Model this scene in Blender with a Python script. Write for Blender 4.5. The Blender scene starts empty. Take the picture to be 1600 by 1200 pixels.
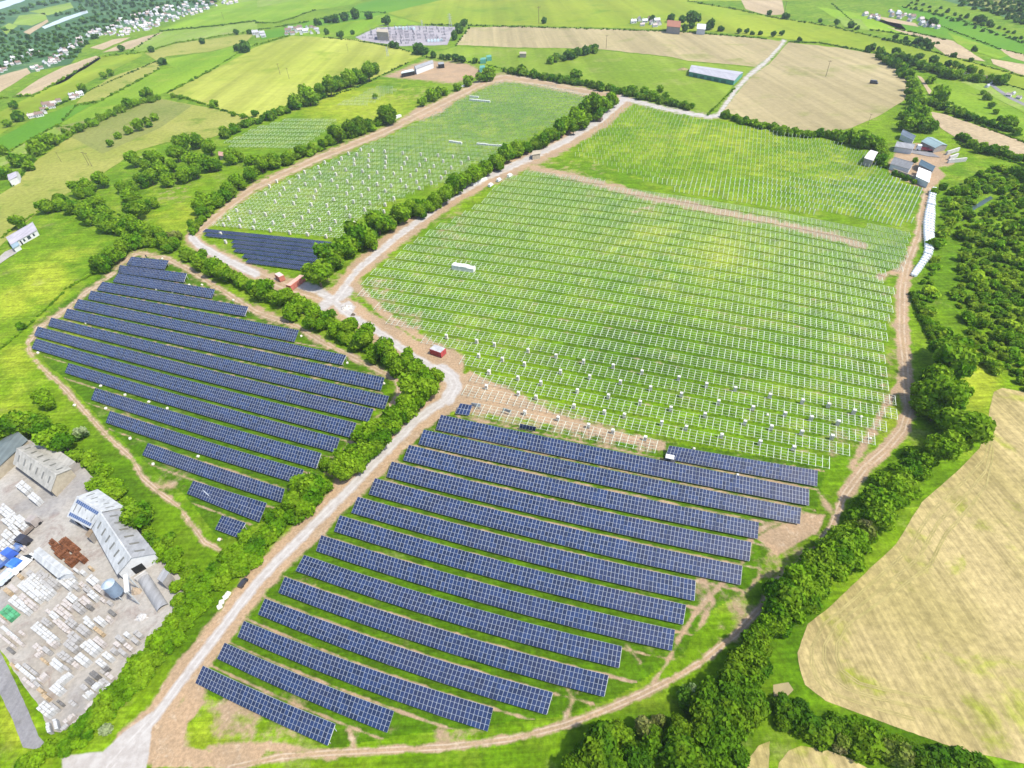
import bpy, math, random
import numpy as np
from mathutils import Vector, Matrix
random.seed(5)
rng = np.random.default_rng(11)
C = bpy.context.scene.collection
# ------------------------------------------------------------------ lens and survey
H = 130.0                     # drone height over the flat coastal plain
F, PITCH, ROLL = 850.0, math.radians(41.0), math.radians(-3.4)
CP, SP = math.cos(PITCH), math.sin(PITCH)
CR, SR = math.cos(ROLL), math.sin(ROLL)

def ray(px, py):
    u = np.asarray(px, float) - 800.; v = np.asarray(py, float) - 600.
    u, v = CR*u + SR*v, -SR*u + CR*v
    return np.stack([u/F, CP - (v/F)*SP, -SP - (v/F)*CP], -1)
def at(px, py, z=0.0):
    """survey point of the photograph -> place on the plain (z metres up)"""
    d = ray(px, py)
    t = (np.asarray(z, float) - H) / np.minimum(d[..., 2], -0.008)
    p = d * np.asarray(t)[..., None]
    p[..., 2] += H
    return p
def to_px(P):
    P = np.asarray(P, float)
    x, y, z = P[..., 0], P[..., 1], P[..., 2] - H
    dep = y*CP - z*SP
    u = F*x/dep; v = F*(-y*SP - z*CP)/dep
    return np.stack([CR*u - SR*v + 800., SR*u + CR*v + 600.], -1)
def mpp(px, py, z=0.0):
    p = at(px, py, z)
    return (p[..., 1]*CP - (p[..., 2]-H)*SP) / F
# wide lens of the original survey flight: the panel rows are straight and evenly spaced in it
TF, TPI, TRO = 1094.9, math.radians(41.71), math.radians(-3.357)
def T_of(px, py):
    u = np.asarray(px, float)-800.; v = np.asarray(py, float)-600.
    c, s = math.cos(TRO), math.sin(TRO); u, v = c*u+s*v, -s*u+c*v
    r = np.hypot(u, v); th = np.minimum(r/TF, 1.5); k = np.where(r > 1e-6, np.tan(th)/np.maximum(r, 1e-6), 1/TF)
    u, v = u*k, v*k
    cp, sp = math.cos(TPI), math.sin(TPI)
    dz = np.minimum(-sp - v*cp, -0.02); t = -1/dz
    return np.stack([u*t, (cp - v*sp)*t], -1)
def T_px(G):
    G = np.asarray(G, float)
    cp, sp = math.cos(TPI), math.sin(TPI)
    x, y = G[..., 0], G[..., 1]
    dep = y*cp + sp; dn = -y*sp + cp          # z=-1
    th = np.arctan2(np.hypot(x, dn), dep); r = th*TF; h = np.maximum(np.hypot(x, dn), 1e-9)
    u, v = x/h*r, dn/h*r
    c, s = math.cos(TRO), math.sin(TRO)
    return np.stack([c*u - s*v + 800., s*u + c*v + 600.], -1)
ROWA = math.radians(-21.2)
RD = np.array([math.cos(ROWA), math.sin(ROWA)]); RN = np.array([-math.sin(ROWA), math.cos(ROWA)])
def ksc(px, py):
    """how much larger than life things must stand here"""
    g = T_of(px, py); dt = math.sqrt(g[0]**2+g[1]**2+1)*165.0/TF
    return float(np.linalg.norm(at(px, py)-np.array([0, 0, H]))/F/dt)
def inpoly(px, py, poly):
    px = np.asarray(px, float); py = np.asarray(py, float)
    ins = np.zeros(px.shape, bool); n = len(poly); j = n-1
    for i in range(n):
        xi, yi = poly[i]; xj, yj = poly[j]
        c = ((yi > py) != (yj > py)) & (px < (xj-xi)*(py-yi)/((yj-yi) or 1e-9)+xi)
        ins ^= c; j = i
    return ins
def dline(px, py, line, closed=False):
    d = np.full(np.shape(px), 1e9)
    pts = list(line)+([line[0]] if closed else [])
    for (x0, y0), (x1, y1) in zip(pts[:-1], pts[1:]):
        dx, dy = x1-x0, y1-y0; L = dx*dx+dy*dy+1e-9
        t = np.clip(((px-x0)*dx+(py-y0)*dy)/L, 0, 1)
        d = np.minimum(d, np.hypot(px-x0-t*dx, py-y0-t*dy))
    return d
# ------------------------------------------------------------------ scene helpers
class MB:
    def __init__(s): s.v = []; s.f = []; s.m = []
    def quad(s, a, b, c, d, m=0):
        n = len(s.v); s.v += [tuple(a), tuple(b), tuple(c), tuple(d)]; s.f.append((n, n+1, n+2, n+3)); s.m.append(m)
    def tri(s, a, b, c, m=0):
        n = len(s.v); s.v += [tuple(a), tuple(b), tuple(c)]; s.f.append((n, n+1, n+2)); s.m.append(m)
    def hexa(s, b, t, m=0, top=None):
        """b, t: four bottom and four top corners in order"""
        n = len(s.v); s.v += [tuple(p) for p in b]+[tuple(p) for p in t]
        for q in ((3, 2, 1, 0), (0, 1, 5, 4), (1, 2, 6, 5), (2, 3, 7, 6), (3, 0, 4, 7)):
            s.f.append(tuple(n+i for i in q)); s.m.append(m)
        s.f.append((n+4, n+5, n+6, n+7)); s.m.append(m if top is None else top)
    def box(s, x0, y0, z0, x1, y1, z1, m=0, top=None):
        s.hexa([(x0, y0, z0), (x1, y0, z0), (x1, y1, z0), (x0, y1, z0)], [(x0, y0, z1), (x1, y0, z1), (x1, y1, z1), (x0, y1, z1)], m, top)
    def bar(s, a, b, w, h=None, m=0):
        a = np.asarray(a, float); b = np.asarray(b, float); d = b-a; L = np.linalg.norm(d)
        if L < 1e-6: return
        d /= L; h = h or w
        up = np.array([0, 0, 1.]) if abs(d[2]) < .9 else np.array([0, 1., 0])
        x = np.cross(d, up); x /= np.linalg.norm(x); y = np.cross(x, d)
        x = x*w/2; y = y*h/2
        s.hexa([a-x-y, a+x-y, a+x+y, a-x+y], [b-x-y, b+x-y, b+x+y, b-x+y], m)
    def tube(s, a, b, r0, r1, n=8, m=0, cap=True):
        a = np.asarray(a, float); b = np.asarray(b, float); d = (b-a)/np.linalg.norm(b-a)
        up = np.array([0, 0, 1.]) if abs(d[2]) < .9 else np.array([0, 1., 0])
        x = np.cross(d, up); x /= np.linalg.norm(x); y = np.cross(x, d); k = len(s.v)
        for i in range(n):
            t = 2*math.pi*i/n; o = x*math.cos(t)+y*math.sin(t); s.v += [tuple(a+o*r0), tuple(b+o*r1)]
        for i in range(n):
            j = (i+1) % n; s.f.append((k+2*i, k+2*j, k+2*j+1, k+2*i+1)); s.m.append(m)
        if cap:
            s.f.append(tuple(k+2*i+1 for i in range(n))); s.m.append(m)
            s.f.append(tuple(k+2*i for i in reversed(range(n)))); s.m.append(m)
    def mesh(s, name, mats):
        me = bpy.data.meshes.new(name); me.from_pydata(s.v, [], s.f)
        for m in (mats if isinstance(mats, (list, tuple)) else [mats]): me.materials.append(m)
        if any(s.m): me.polygons.foreach_set('material_index', np.array(s.m, np.int32))
        me.update(); return me
    def build(s, name, mats, parent=None, loc=None):
        o = bpy.data.objects.new(name, s.mesh(name, mats)); C.objects.link(o)
        if parent is not None: o.parent = parent
        if loc is not None: o.location = loc
        return o
def tag(o, label, cat, group=None, kind=None):
    if label: o['label'] = label
    if cat: o['category'] = cat
    if group: o['group'] = group
    if kind: o['kind'] = kind
    return o
def empty(name, label, cat, loc, rz=0, group=None, sc=1.0):
    o = bpy.data.objects.new(name, None); C.objects.link(o); o.location = loc; o.rotation_euler = (0, 0, rz); o.scale = (sc, sc, sc)
    o.empty_display_size = 0.5
    return tag(o, label, cat, group)
def copy_tree(o, parent=None):
    c = o.copy(); C.objects.link(c)
    if parent is not None: c.parent = parent
    for ch in [x for x in bpy.data.objects if x.parent is o]: copy_tree(ch, c)
    return c
def link(name, mesh, parent=None, loc=(0, 0, 0), rz=0, sc=(1, 1, 1)):
    o = bpy.data.objects.new(name, mesh); C.objects.link(o); o.location = loc; o.rotation_euler = (0, 0, rz); o.scale = sc
    if parent is not None: o.parent = parent
    return o
# ------------------------------------------------------------------ materials
class N:
    def __init__(s, name, rough=0.9, spec=0.2):
        s.mat = bpy.data.materials.new(name); s.mat.use_nodes = True; s.t = s.mat.node_tree
        s.b = s.t.nodes['Principled BSDF']; s.b.inputs['Roughness'].default_value = rough
        s.b.inputs['Specular IOR Level'].default_value = spec
        s._pos = None
    def n(s, typ, **kw):
        x = s.t.nodes.new(typ)
        for k, v in kw.items(): setattr(x, k, v)
        return x
    def lk(s, a, b): s.t.links.new(a, b)
    def pos(s):
        if s._pos is None: s._pos = s.n('ShaderNodeNewGeometry').outputs['Position']
        return s._pos
    def map(s, rot=0., sc=(1, 1, 1), src=None):
        m = s.n('ShaderNodeMapping'); m.inputs['Rotation'].default_value = (0, 0, rot); m.inputs['Scale'].default_value = sc
        s.lk(src or s.pos(), m.inputs['Vector']); return m.outputs[0]
    def noise(s, scale, detail=4, rough=.55, vec=None, dist=0.):
        x = s.n('ShaderNodeTexNoise'); x.inputs['Scale'].default_value = scale; x.inputs['Detail'].default_value = detail
        x.inputs['Roughness'].default_value = rough; x.inputs['Distortion'].default_value = dist
        s.lk(vec or s.pos(), x.inputs['Vector']); return x.outputs['Fac']
    def ramp(s, f, a, b, v0=0., v1=1., smooth=True):
        m = s.n('ShaderNodeMapRange'); m.interpolation_type = 'SMOOTHSTEP' if smooth else 'LINEAR'
        for i, v in zip(('From Min', 'From Max', 'To Min', 'To Max'), (a, b, v0, v1)): m.inputs[i].default_value = v
        s.lk(f, m.inputs['Value']); return m.outputs[0]
    def mth(s, op, a, b=None):
        m = s.n('ShaderNodeMath', operation=op)
        for i, x in enumerate((a, b)):
            if x is None: continue
            if isinstance(x, (int, float)): m.inputs[i].default_value = x
            else: s.lk(x, m.inputs[i])
        return m.outputs[0]
    def mix(s, f, a, b, mode='MIX'):
        m = s.n('ShaderNodeMix', data_type='RGBA', blend_type=mode)
        for i, x in ((0, f), (6, a), (7, b)):
            if isinstance(x, (int, float)): m.inputs[i].default_value = x
            elif isinstance(x, (tuple, list)): m.inputs[i].default_value = (*x[:3], 1)
            else: s.lk(x, m.inputs[i])
        return m.outputs[2]
    def attr(s, name): return s.n('ShaderNodeAttribute', attribute_name=name).outputs['Fac']
    def orand(s): return s.n('ShaderNodeObjectInfo').outputs['Random']
    def out(s, col, bump=None, bs=.3, bd=.2):
        if isinstance(col, (tuple, list)): s.b.inputs['Base Color'].default_value = (*col, 1)
        else: s.lk(col, s.b.inputs['Base Color'])
        if bump is not None:
            bp = s.n('ShaderNodeBump'); bp.inputs['Strength'].default_value = bs; bp.inputs['Distance'].default_value = bd
            s.lk(bump, bp.inputs['Height']); s.lk(bp.outputs[0], s.b.inputs['Normal'])
        return s.mat
def plain(name, col, rough=.7, spec=.3, var=.12, scale=.8, metal=0., orv=0.):
    m = N(name, rough, spec); m.b.inputs['Metallic'].default_value = metal
    f = m.ramp(m.noise(scale, 5), .3, .7, 1-var, 1+var)
    if orv: f = m.mth('MULTIPLY', f, m.ramp(m.orand(), 0, 1, 1-orv, 1+orv, False))
    c = m.mix(1., col, f, 'MULTIPLY')
    return m.out(c)
def field_mat(name, c1, c2, c3=None, rot=0., stripe=0., sscale=.25, big=.012, fine=.35, v=.25):
    """crop or grass field: two tones in broad patches, tufts, and drill lines along one direction"""
    m = N(name, .95, .1)
    n1 = m.ramp(m.noise(big, 5, .6), .36, .64)
    col = m.mix(n1, c1, c2)
    if c3 is not None:
        n3 = m.ramp(m.noise(big*2.7, 6, .62, dist=.4), .53, .68)
        col = m.mix(n3, col, c3)
    if stripe:
        vec = m.map(rot, (sscale, sscale*.02, 1)); st = m.noise(1., 3, .7, vec)
        col = m.mix(1., col, m.ramp(st, .3, .7, 1-stripe, 1+stripe), 'MULTIPLY')
        vec2 = m.map(rot, (sscale*.22, sscale*.012, 1)); st2 = m.noise(1., 3, .6, vec2)
        col = m.mix(1., col, m.ramp(st2, .3, .7, 1-stripe*.7, 1+stripe*.7), 'MULTIPLY')
    f = m.noise(fine, 6, .7)
    col = m.mix(1., col, m.ramp(f, .25, .75, 1-v, 1+v), 'MULTIPLY')
    return m.out(col, f, .35, .3)
# ------------------------------------------------------------------ ground
GRASS_A, GRASS_B, GRASS_C = (.066, .134, .002), (.095, .162, .003), (.036, .086, .001)
main_road = [(520,470),(560,420),(620,370),(700,311),(760,277),(830,246),(880,222),(940,186),(975,155)]
spine_road = [(520,470),(548,492),(600,524),(650,560),(690,580),(706,590),(711,603),(700,622),(655,652),(600,708),(545,765),(498,812),(430,880),(400,912),(350,978),(300,1042),(243,1120),(205,1160),(170,1200)]
north_track = [(300,372),(328,347),(365,316),(400,291),(500,246),(600,206),(650,181),(700,156),(762,126),(790,121),(840,128),(900,141),(970,152)]
loop_track = [(300,372),(312,384),(345,402),(400,428),(440,445),(480,458),(520,470)]
east_track = [(1450,296),(1441,330),(1434,370),(1416,418),(1410,452),(1409,520),(1414,560),(1416,605),(1420,640),(1410,672),(1385,702),(1350,732),(1320,772),(1301,822),(1275,862),(1216,906),(1195,942),(1150,990),(1100,1032),(1050,1061),(1000,1086),(930,1116),(880,1134),(800,1154),(700,1167),(600,1172),(520,1176),(440,1182),(360,1200)]
west_track_n = [(262,404),(300,424),(350,455),(400,488),(460,508),(505,535),(575,570),(620,592),(624,612),(610,636)]
west_track_w = [(262,404),(212,395),(176,428),(130,460),(100,488),(60,512),(44,535),(46,552),(70,580),(100,606),(130,640),(152,665),(176,690),(206,716),(222,746),(250,770),(280,792),(300,820),(320,848),(342,858)]
link_road = [(970,152),(985,156),(1040,170),(1110,183),(1122,180),(1150,140),(1170,118),(1195,98),(1225,64)]
apron = [(95,1182),(160,1174),(200,1140),(240,1110),(235,1160),(228,1200),(205,1225),(100,1225)]
DIRT = [(main_road, 30), (spine_road[:7], 40), (spine_road[6:], 44), (north_track, 15), (loop_track, 24), (east_track, 15), (east_track[3:13], 24), (west_track_n, 11), (west_track_w, 10), (link_road, 7),
        ([(832,262),(892,275),(960,293),(1020,310),(1060,316),(1130,332),(1200,345),(1290,366),(1350,384)], 12), ([(1375,432),(1400,425),(1416,418)], 11), ([(1180,830),(1160,880),(1120,920),(1085,960),(1060,1000),(1040,1040),(1010,1078)], 9), ([(545,478),(600,512),(660,545),(715,572)], 24),
        ([(500,808),(520,770),(530,745),(512,735)], 12), ([(1414,560),(1405,600),(1380,640),(1365,670),(1330,730)], 18),
        ([(832,262),(892,275),(960,293),(1020,310),(1060,316),(1130,332),(1200,345),(1290,366),(1350,384)], 9), ([(1025,320),(990,330)], 9),
        ([(1375,432),(1400,425),(1416,418)], 8), ([(610,636),(585,655),(560,682),(530,712),(505,722)], 10),
        ([(1250,800),(1180,830),(1160,880),(1120,920),(1085,960),(1060,1000),(1040,1040),(1010,1078)], 13), ([(1100,905),(1115,940),(1090,985)], 15),
        ([(1190,900),(1160,930)], 12), ([(880,1060),(895,1095),(885,1120)], 14), ([(545,1140),(555,1170)], 16), ([(980,1010),(1000,1035)], 10),
        ([(230,1180),(260,1120),(300,1090),(310,1075)], 34), ([(330,1170),(420,1165),(520,1180)], 22),
        ([(240,765),(275,755)], 14), ([(1280,770),(1300,800)], 14),
        ([(560,450),(600,490),(660,530),(720,560)], 20), ([(450,440),(500,455)], 22), ([(400,480),(440,500)], 14)]
DIRTPOLY = [[(236,1200),(252,1128),(296,1082),(322,1096),(296,1130),(286,1165),(330,1172),(420,1166),(400,1200)], [(700,600),(735,580),(790,605),(860,640),(930,665),(1035,690),(1040,705),(960,690),(820,655),(690,640)],
            [(1405,230),(1440,222),(1470,235),(1490,243),(1492,258),(1466,262),(1478,275),(1460,292),(1452,300),(1425,288),(1390,270),(1385,258),(1395,245)],
            [(595,120),(665,93),(730,98),(757,112),(735,124),(707,131),(640,124)],
            [(520,478),(545,470),(570,490),(585,508),(620,515),(665,540),(720,556),(715,580),(660,548),(560,500)],
            [(640,175),(655,165),(690,160),(720,150),(690,178),(655,190)],
            [(1215,868),(1180,840),(1260,800),(1290,805),(1280,830)]]
GRAVEL = [(spine_road[:6], 11), (spine_road[4:8], 22), (spine_road[7:], 14), (main_road, 9), (loop_track[:4], 12), (link_road, 6), ([(520,470),(495,452),(470,445)], 12), ([(505,478),(545,455)], 14)]
GRAVELPOLY = [apron, [(752,92),(768,84),(800,81),(835,86),(808,102),(778,104)], [(526,478),(545,470),(556,480),(548,492),(530,490)]]
YEL = [(70,440,50,36,.9),(20,470,40,40,.7),(110,400,50,30,.4),(30,560,60,36,.6),(1130,395,120,60,.5),(1010,370,90,60,.45),(700,200,150,60,.25),(1530,590,40,60,.9),(1400,650,30,60,.5),(1080,1100,120,20,.25),  # yellow grass; left-field sunlit patches and central glow are painted in too
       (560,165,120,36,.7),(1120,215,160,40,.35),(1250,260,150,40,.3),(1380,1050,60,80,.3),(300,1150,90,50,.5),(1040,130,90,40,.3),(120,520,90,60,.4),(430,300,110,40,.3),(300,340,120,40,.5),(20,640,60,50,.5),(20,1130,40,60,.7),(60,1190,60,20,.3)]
LUSH = [(1000,560,260,110,.7),(700,1000,350,150,.8),(350,620,260,140,.6),(1200,260,120,40,.4),(150,800,150,160,.8),(300,950,150,150,.8),(1300,800,120,180,.5),(1050,1150,200,60,.8),(1250,1000,100,150,.8),(500,440,120,80,.5),(1380,1150,150,60,.9),(1500,450,110,150,.6),(1420,200,60,80,.5)]
us = np.concatenate([np.linspace(-2600, -1150, 30)[:-1], np.arange(-1150, 1150, 3.), np.linspace(1150, 2600, 30)])
hv = -F*math.tan(PITCH)
vs = np.concatenate([hv + np.geomspace(14, 70, 30)[:-1], np.arange(hv+70, 760, 3.), np.linspace(760, 2400, 30)])
U, V = np.meshgrid(us, vs)
dz = -SP - V/F*CP; tt = -H/dz
GX = U/F*tt; GY = (CP - V/F*SP)*tt
gpx = CR*U - SR*V + 800.; gpy = SR*U + CR*V + 600.
SCUFF = [(400,1120,120,50,.58),(720,1150,60,16,.5),(1150,960,40,60,.46),(1210,880,40,40,.5),(620,500,60,30,.5),(540,450,50,40,.5),(270,1140,40,60,.55),(580,1150,60,30,.42),(270,300,40,28,.42),(470,480,60,24,.40),(650,560,60,30,.42),(1330,690,60,60,.42),(1230,880,50,50,.42),(1120,930,60,60,.42),(1060,1030,60,40,.4),(900,1090,60,30,.4),(1390,560,30,120,.42),(760,640,70,40,.5),(270,740,60,40,.42),(210,640,60,40,.36),(330,450,60,30,.40),(600,740,25,60,.42),(480,900,25,60,.42),(620,700,30,40,.42),(400,1040,20,50,.42),(100,500,60,30,.36),(900,265,90,20,.40),(640,150,60,20,.40),(560,180,80,20,.34),(700,360,40,60,.42),(600,460,40,40,.45),(340,980,24,60,.42),(420,900,20,40,.4)]
def sd(d, w, soft=18.): return np.clip(.5+(w/2-d)/soft, 0, 1)
def lines(specs, polys):
    a = np.zeros(gpx.shape)
    for ln, w in specs:
        xs = [p[0] for p in ln]; ys = [p[1] for p in ln]
        k = (gpx > min(xs)-40) & (gpx < max(xs)+40) & (gpy > min(ys)-40) & (gpy < max(ys)+40)
        a[k] = np.maximum(a[k], sd(dline(gpx[k], gpy[k], ln), w))
    for pl in polys:
        xs = [p[0] for p in pl]; ys = [p[1] for p in pl]
        k = (gpx > min(xs)-30) & (gpx < max(xs)+30) & (gpy > min(ys)-30) & (gpy < max(ys)+30)
        d = dline(gpx[k], gpy[k], pl, True); ins = inpoly(gpx[k], gpy[k], pl)
        a[k] = np.maximum(a[k], np.clip(.5+np.where(ins, d, -d)/14., 0, 1))
    return a
def blobs(specs):
    a = np.zeros(gpx.shape)
    for x, y, rx, ry, s in specs: a = np.maximum(a, s*np.exp(-((gpx-x)/rx)**2-((gpy-y)/ry)**2))
    return a
PARK_A = [(640,640),(1040,690),(1290,730),(1270,820),(1200,860),(1180,915),(1100,960),(1070,1020),(960,1090),(870,1120),(620,1150),(520,1170),(300,1075)]
PARK_B = [(200,398),(265,405),(390,480),(470,515),(610,595),(560,690),(450,790),(400,820),(345,845),(290,775),(165,665),(100,590),(45,550),(55,505)]
FRAMES = [(790,275),(757,307),(715,335),(665,362),(612,400),(575,430),(555,460),(584,478),(610,505),(672,534),(730,566),(735,590),(700,625),(720,650),(1035,712),(1045,700),(1282,732),(1325,712),(1389,677),(1411,634),(1390,600),(1384,560),(1389,515),(1401,455),(1377,432),(1416,418),(1424,362),(1200,330),(1060,306),(960,288),(892,270),(840,262)]
g = T_of(gpx, gpy); mrow = g @ RN
gap = np.zeros(gpx.shape)
inA = inpoly(gpx, gpy, PARK_A) | inpoly(gpx, gpy, PARK_B); inF = inpoly(gpx, gpy, FRAMES)
def wave(m0, pitch, w): return np.exp(-((((mrow-m0)/pitch+.5) % 1-.5)*pitch/w)**2)
inB = inpoly(gpx, gpy, PARK_B)
gap = np.where(inpoly(gpx, gpy, PARK_A), .66*wave(.9222, .0517, .005), 0)
gap = np.where(inB, np.maximum(gap, .62*wave(1.2458, .0509, .005)), gap)
gap = np.where(inF, .30*wave(.9761-.006, .0468, .006)+.12, gap)
LOWF = [(715,590),(790,600),(860,630),(940,660),(1040,690),(1035,712),(960,700),(820,668),(690,640)]
gap = np.where(inpoly(gpx, gpy, LOWF), .5, gap)
a_dirt = np.maximum(np.maximum(lines(DIRT[:15], DIRTPOLY), lines(DIRT[15:], [])*.78), gap)
for x, y, rx, ry, s in SCUFF: a_dirt = np.maximum(a_dirt, s*np.exp(-((gpx-x)/rx)**4-((gpy-y)/ry)**4)); a_grav = lines(GRAVEL, GRAVELPOLY)
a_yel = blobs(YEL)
PP = [(985,162),(1095,188),(1200,205),(1350,242),(1438,302),(1422,356),(1200,326),(1065,303),(892,244)]
a_yel = np.where(inpoly(gpx, gpy, PP), np.maximum(a_yel, .10)+.26*wave(2.09, .0455, .009), a_yel); a_lush_shade = np.where(inA, np.maximum(blobs(LUSH), .85), blobs(LUSH)); a_lush_shade = np.where(inF, np.maximum(a_lush_shade, .12+.28*wave(.9761, .0468, .009)), a_lush_shade)  # darker grass between rows: lush growth plus row shade painted in
a_rut = np.full(gpx.shape, 3.)
for ln, w_ in DIRT[:10]+[(spine_road, 16), (main_road, 14)]:
    xs = [p[0] for p in ln]; ys = [p[1] for p in ln]; k_ = (gpx > min(xs)-40) & (gpx < max(xs)+40) & (gpy > min(ys)-40) & (gpy < max(ys)+40)
    a_rut[k_] = np.minimum(a_rut[k_], dline(gpx[k_], gpy[k_], ln)/(min(w_, 16)/2))
nv, nu = gpx.shape
me = bpy.data.meshes.new('ground')
idx = np.arange(nv*nu).reshape(nv, nu)
quads = np.stack([idx[:-1, :-1], idx[1:, :-1], idx[1:, 1:], idx[:-1, 1:]], -1).reshape(-1, 4)
me.vertices.add(nv*nu); me.vertices.foreach_set('co', np.stack([GX, GY, np.zeros_like(GX)], -1).astype(np.float32).ravel())
me.loops.add(quads.size); me.loops.foreach_set('vertex_index', quads.ravel().astype(np.int32))
me.polygons.add(len(quads)); me.polygons.foreach_set('loop_start', np.arange(0, quads.size, 4, dtype=np.int32))
me.update(calc_edges=True)
for nm, a in (('dirt', a_dirt), ('gravel', a_grav), ('yellow', a_yel), ('lush_shade', a_lush_shade), ('rut', a_rut)):
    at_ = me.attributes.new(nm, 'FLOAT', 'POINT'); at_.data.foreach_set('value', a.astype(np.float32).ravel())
gm = N('turf_and_bare_soil', .95, .1)
n_big = gm.noise(.011, 5, .6); n_mid = gm.noise(.07, 6, .62, dist=.5); n_fine = gm.noise(.8, 6, .72); n_edge = gm.noise(.22, 7, .7)
col = gm.mix(gm.ramp(n_big, .38, .62), GRASS_A, GRASS_B)
col = gm.mix(gm.ramp(n_mid, .46, .66), col, (.120, .178, .010))
col = gm.mix(gm.ramp(gm.mth('ADD', gm.attr('lush_shade'), gm.mth('MULTIPLY', gm.mth('SUBTRACT', n_mid, .5), 1.2)), .3, .8, 0, .85), col, GRASS_C)
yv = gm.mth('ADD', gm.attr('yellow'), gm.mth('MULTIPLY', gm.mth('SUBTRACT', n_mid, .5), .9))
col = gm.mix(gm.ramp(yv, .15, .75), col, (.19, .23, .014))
col = gm.mix(gm.ramp(gm.noise(.045, 7, .75), .56, .72, 0, .55), col, (.20, .185, .075))
col = gm.mix(1., col, gm.ramp(gm.noise(.16, 6, .7), .3, .7, .74, 1.26), 'MULTIPLY')
rowv = gm.map(-ROWA+0.0, (.03, .9, 1)); col = gm.mix(1., col, gm.ramp(gm.noise(1., 4, .65, rowv), .3, .7, .80, 1.22), 'MULTIPLY')
col = gm.mix(1., col, gm.ramp(n_fine, .25, .75, .62, 1.38), 'MULTIPLY')
dsoil = gm.mix(gm.ramp(n_mid, .35, .65), (.285, .196, .118), (.235, .168, .105))
dsoil = gm.mix(gm.ramp(gm.noise(.35, 6, .7), .52, .70, 0, .7), dsoil, (.34, .27, .19))
dsoil = gm.mix(1., dsoil, gm.ramp(gm.noise(1.3, 5, .7), .3, .7, .8, 1.2), 'MULTIPLY')
rut = gm.attr('rut'); rl = gm.mth('MULTIPLY', gm.ramp(rut, .22, .42), gm.ramp(rut, .52, .74, 1, 0))
rl = gm.mth('MULTIPLY', rl, gm.ramp(n_edge, .35, .6))
dsoil = gm.mix(gm.mth('MULTIPLY', rl, .6), dsoil, (.37, .31, .235))
dsoil = gm.mix(gm.mth('MULTIPLY', gm.ramp(rut, .0, .22, 1, 0), .35), dsoil, (.17, .16, .06))
dm = gm.mth('ADD', gm.attr('dirt'), gm.mth('MULTIPLY', gm.mth('SUBTRACT', n_edge, .5), 1.25))
dm = gm.mth('ADD', dm, gm.mth('MULTIPLY', gm.mth('SUBTRACT', n_mid, .5), .5))
col = gm.mix(gm.ramp(dm, .38, .72), col, dsoil)
grv0 = None
grv = gm.mix(gm.ramp(gm.noise(.5, 5, .7), .3, .7), (.26, .235, .215), (.33, .31, .29))
grv = gm.mix(gm.mth('MULTIPLY', rl, .5), grv, (.40, .38, .36))
gv = gm.mth('ADD', gm.attr('gravel'), gm.mth('MULTIPLY', gm.mth('SUBTRACT', n_edge, .5), .7))
col = gm.mix(gm.ramp(gv, .36, .64), col, grv)
M_ground = gm.out(col, n_fine, .5, .25)
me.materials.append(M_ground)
o = bpy.data.objects.new('ground', me); C.objects.link(o); tag(o, None, None, kind='structure')

# ------------------------------------------------------------------ fields beyond and beside the solar park
def ragged(poly, step=9., jit=.9):
    r = random.Random(len(poly)*7+int(poly[0][0])); out = []
    for (x0, y0), (x1, y1) in zip(poly, poly[1:]+poly[:1]):
        n = max(1, int(math.hypot(x1-x0, y1-y0)/step))
        for i in range(n):
            t = i/n; j = 0 if i == 0 else jit
            out.append((x0+(x1-x0)*t+r.uniform(-j, j), y0+(y1-y0)*t+r.uniform(-j, j)*.6))
    return out
def sheet(name, poly, mat, lift, jit=.9, kind='structure'):
    me = bpy.data.meshes.new(name)
    p = [tuple(at(x, y, lift)) for x, y in ragged(poly, jit=jit)]
    me.from_pydata(p, [], [tuple(range(len(p)))]); me.materials.append(mat); me.update()
    if me.polygons[0].normal.z < 0: me.flip_normals()
    o = bpy.data.objects.new(name, me); C.objects.link(o); return tag(o, None, None, kind=kind)
def wdir(x, y, dx, dy):
    a = at(x, y); b = at(x+dx, y+dy); return -math.atan2(b[1]-a[1], b[0]-a[0])+math.pi/2
YC = field_mat('yellow_green_barley', (.200, .225, .030), (.240, .255, .045), (.150, .19, .018), wdir(450, 110, 10, 1), .16, .06, .006, .12, .12)
PAST_Y = field_mat('dry_pasture', (.175, .19, .035), (.215, .215, .050), (.11, .15, .018), big=.012)
PAST_G = field_mat('bright_pasture', (.105, .19, .006), (.135, .215, .010), (.16, .215, .02), wdir(100, 200, 10, -5), .12, .05)
PAST_D = field_mat('deep_green_ley', (.06, .155, .006), (.08, .175, .008), None, 0, 0, big=.008, v=.15)
PAST_L = field_mat('pale_pasture', (.13, .20, .020), (.16, .225, .035), (.18, .20, .06), wdir(200, 150, 10, -6), .1, .05)
OLIVE = field_mat('olive_meadow', (.135, .185, .010), (.165, .20, .014), (.10, .16, .008), wdir(900, 20, 10, 1), .12, .03, .005, .1, .12)
OLIVE2 = field_mat('rough_olive_meadow', (.13, .15, .035), (.16, .17, .045), (.10, .13, .02), big=.01)
TAN = field_mat('mown_hay_field', (.235, .195, .10), (.26, .215, .115), (.19, .18, .07), wdir(1270, 130, 3, 10), .14, .10, .008, .2, .12)
TAN2 = field_mat('pale_stubble', (.27, .21, .125), (.30, .235, .145), None, wdir(1560, 230, 10, 5), .1, .08)
STUB = field_mat('cut_silage_field', (.285, .228, .105), (.232, .190, .076), (.185, .195, .030), wdir(1420, 950, 3, -10), .17, .9, .024, .6, .26)
MEAD = field_mat('pasture_behind_frames', (.105, .165, .010), (.13, .185, .016), (.155, .19, .035), wdir(1000, 110, 10, 6), .14, .05, .012, .2, .18)
WOODG = field_mat('distant_woodland_floor', (.035, .085, .030), (.05, .11, .04), (.09, .15, .05), big=.01, v=.3)  # distance haze put into these lighter, bluer greens
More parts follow.
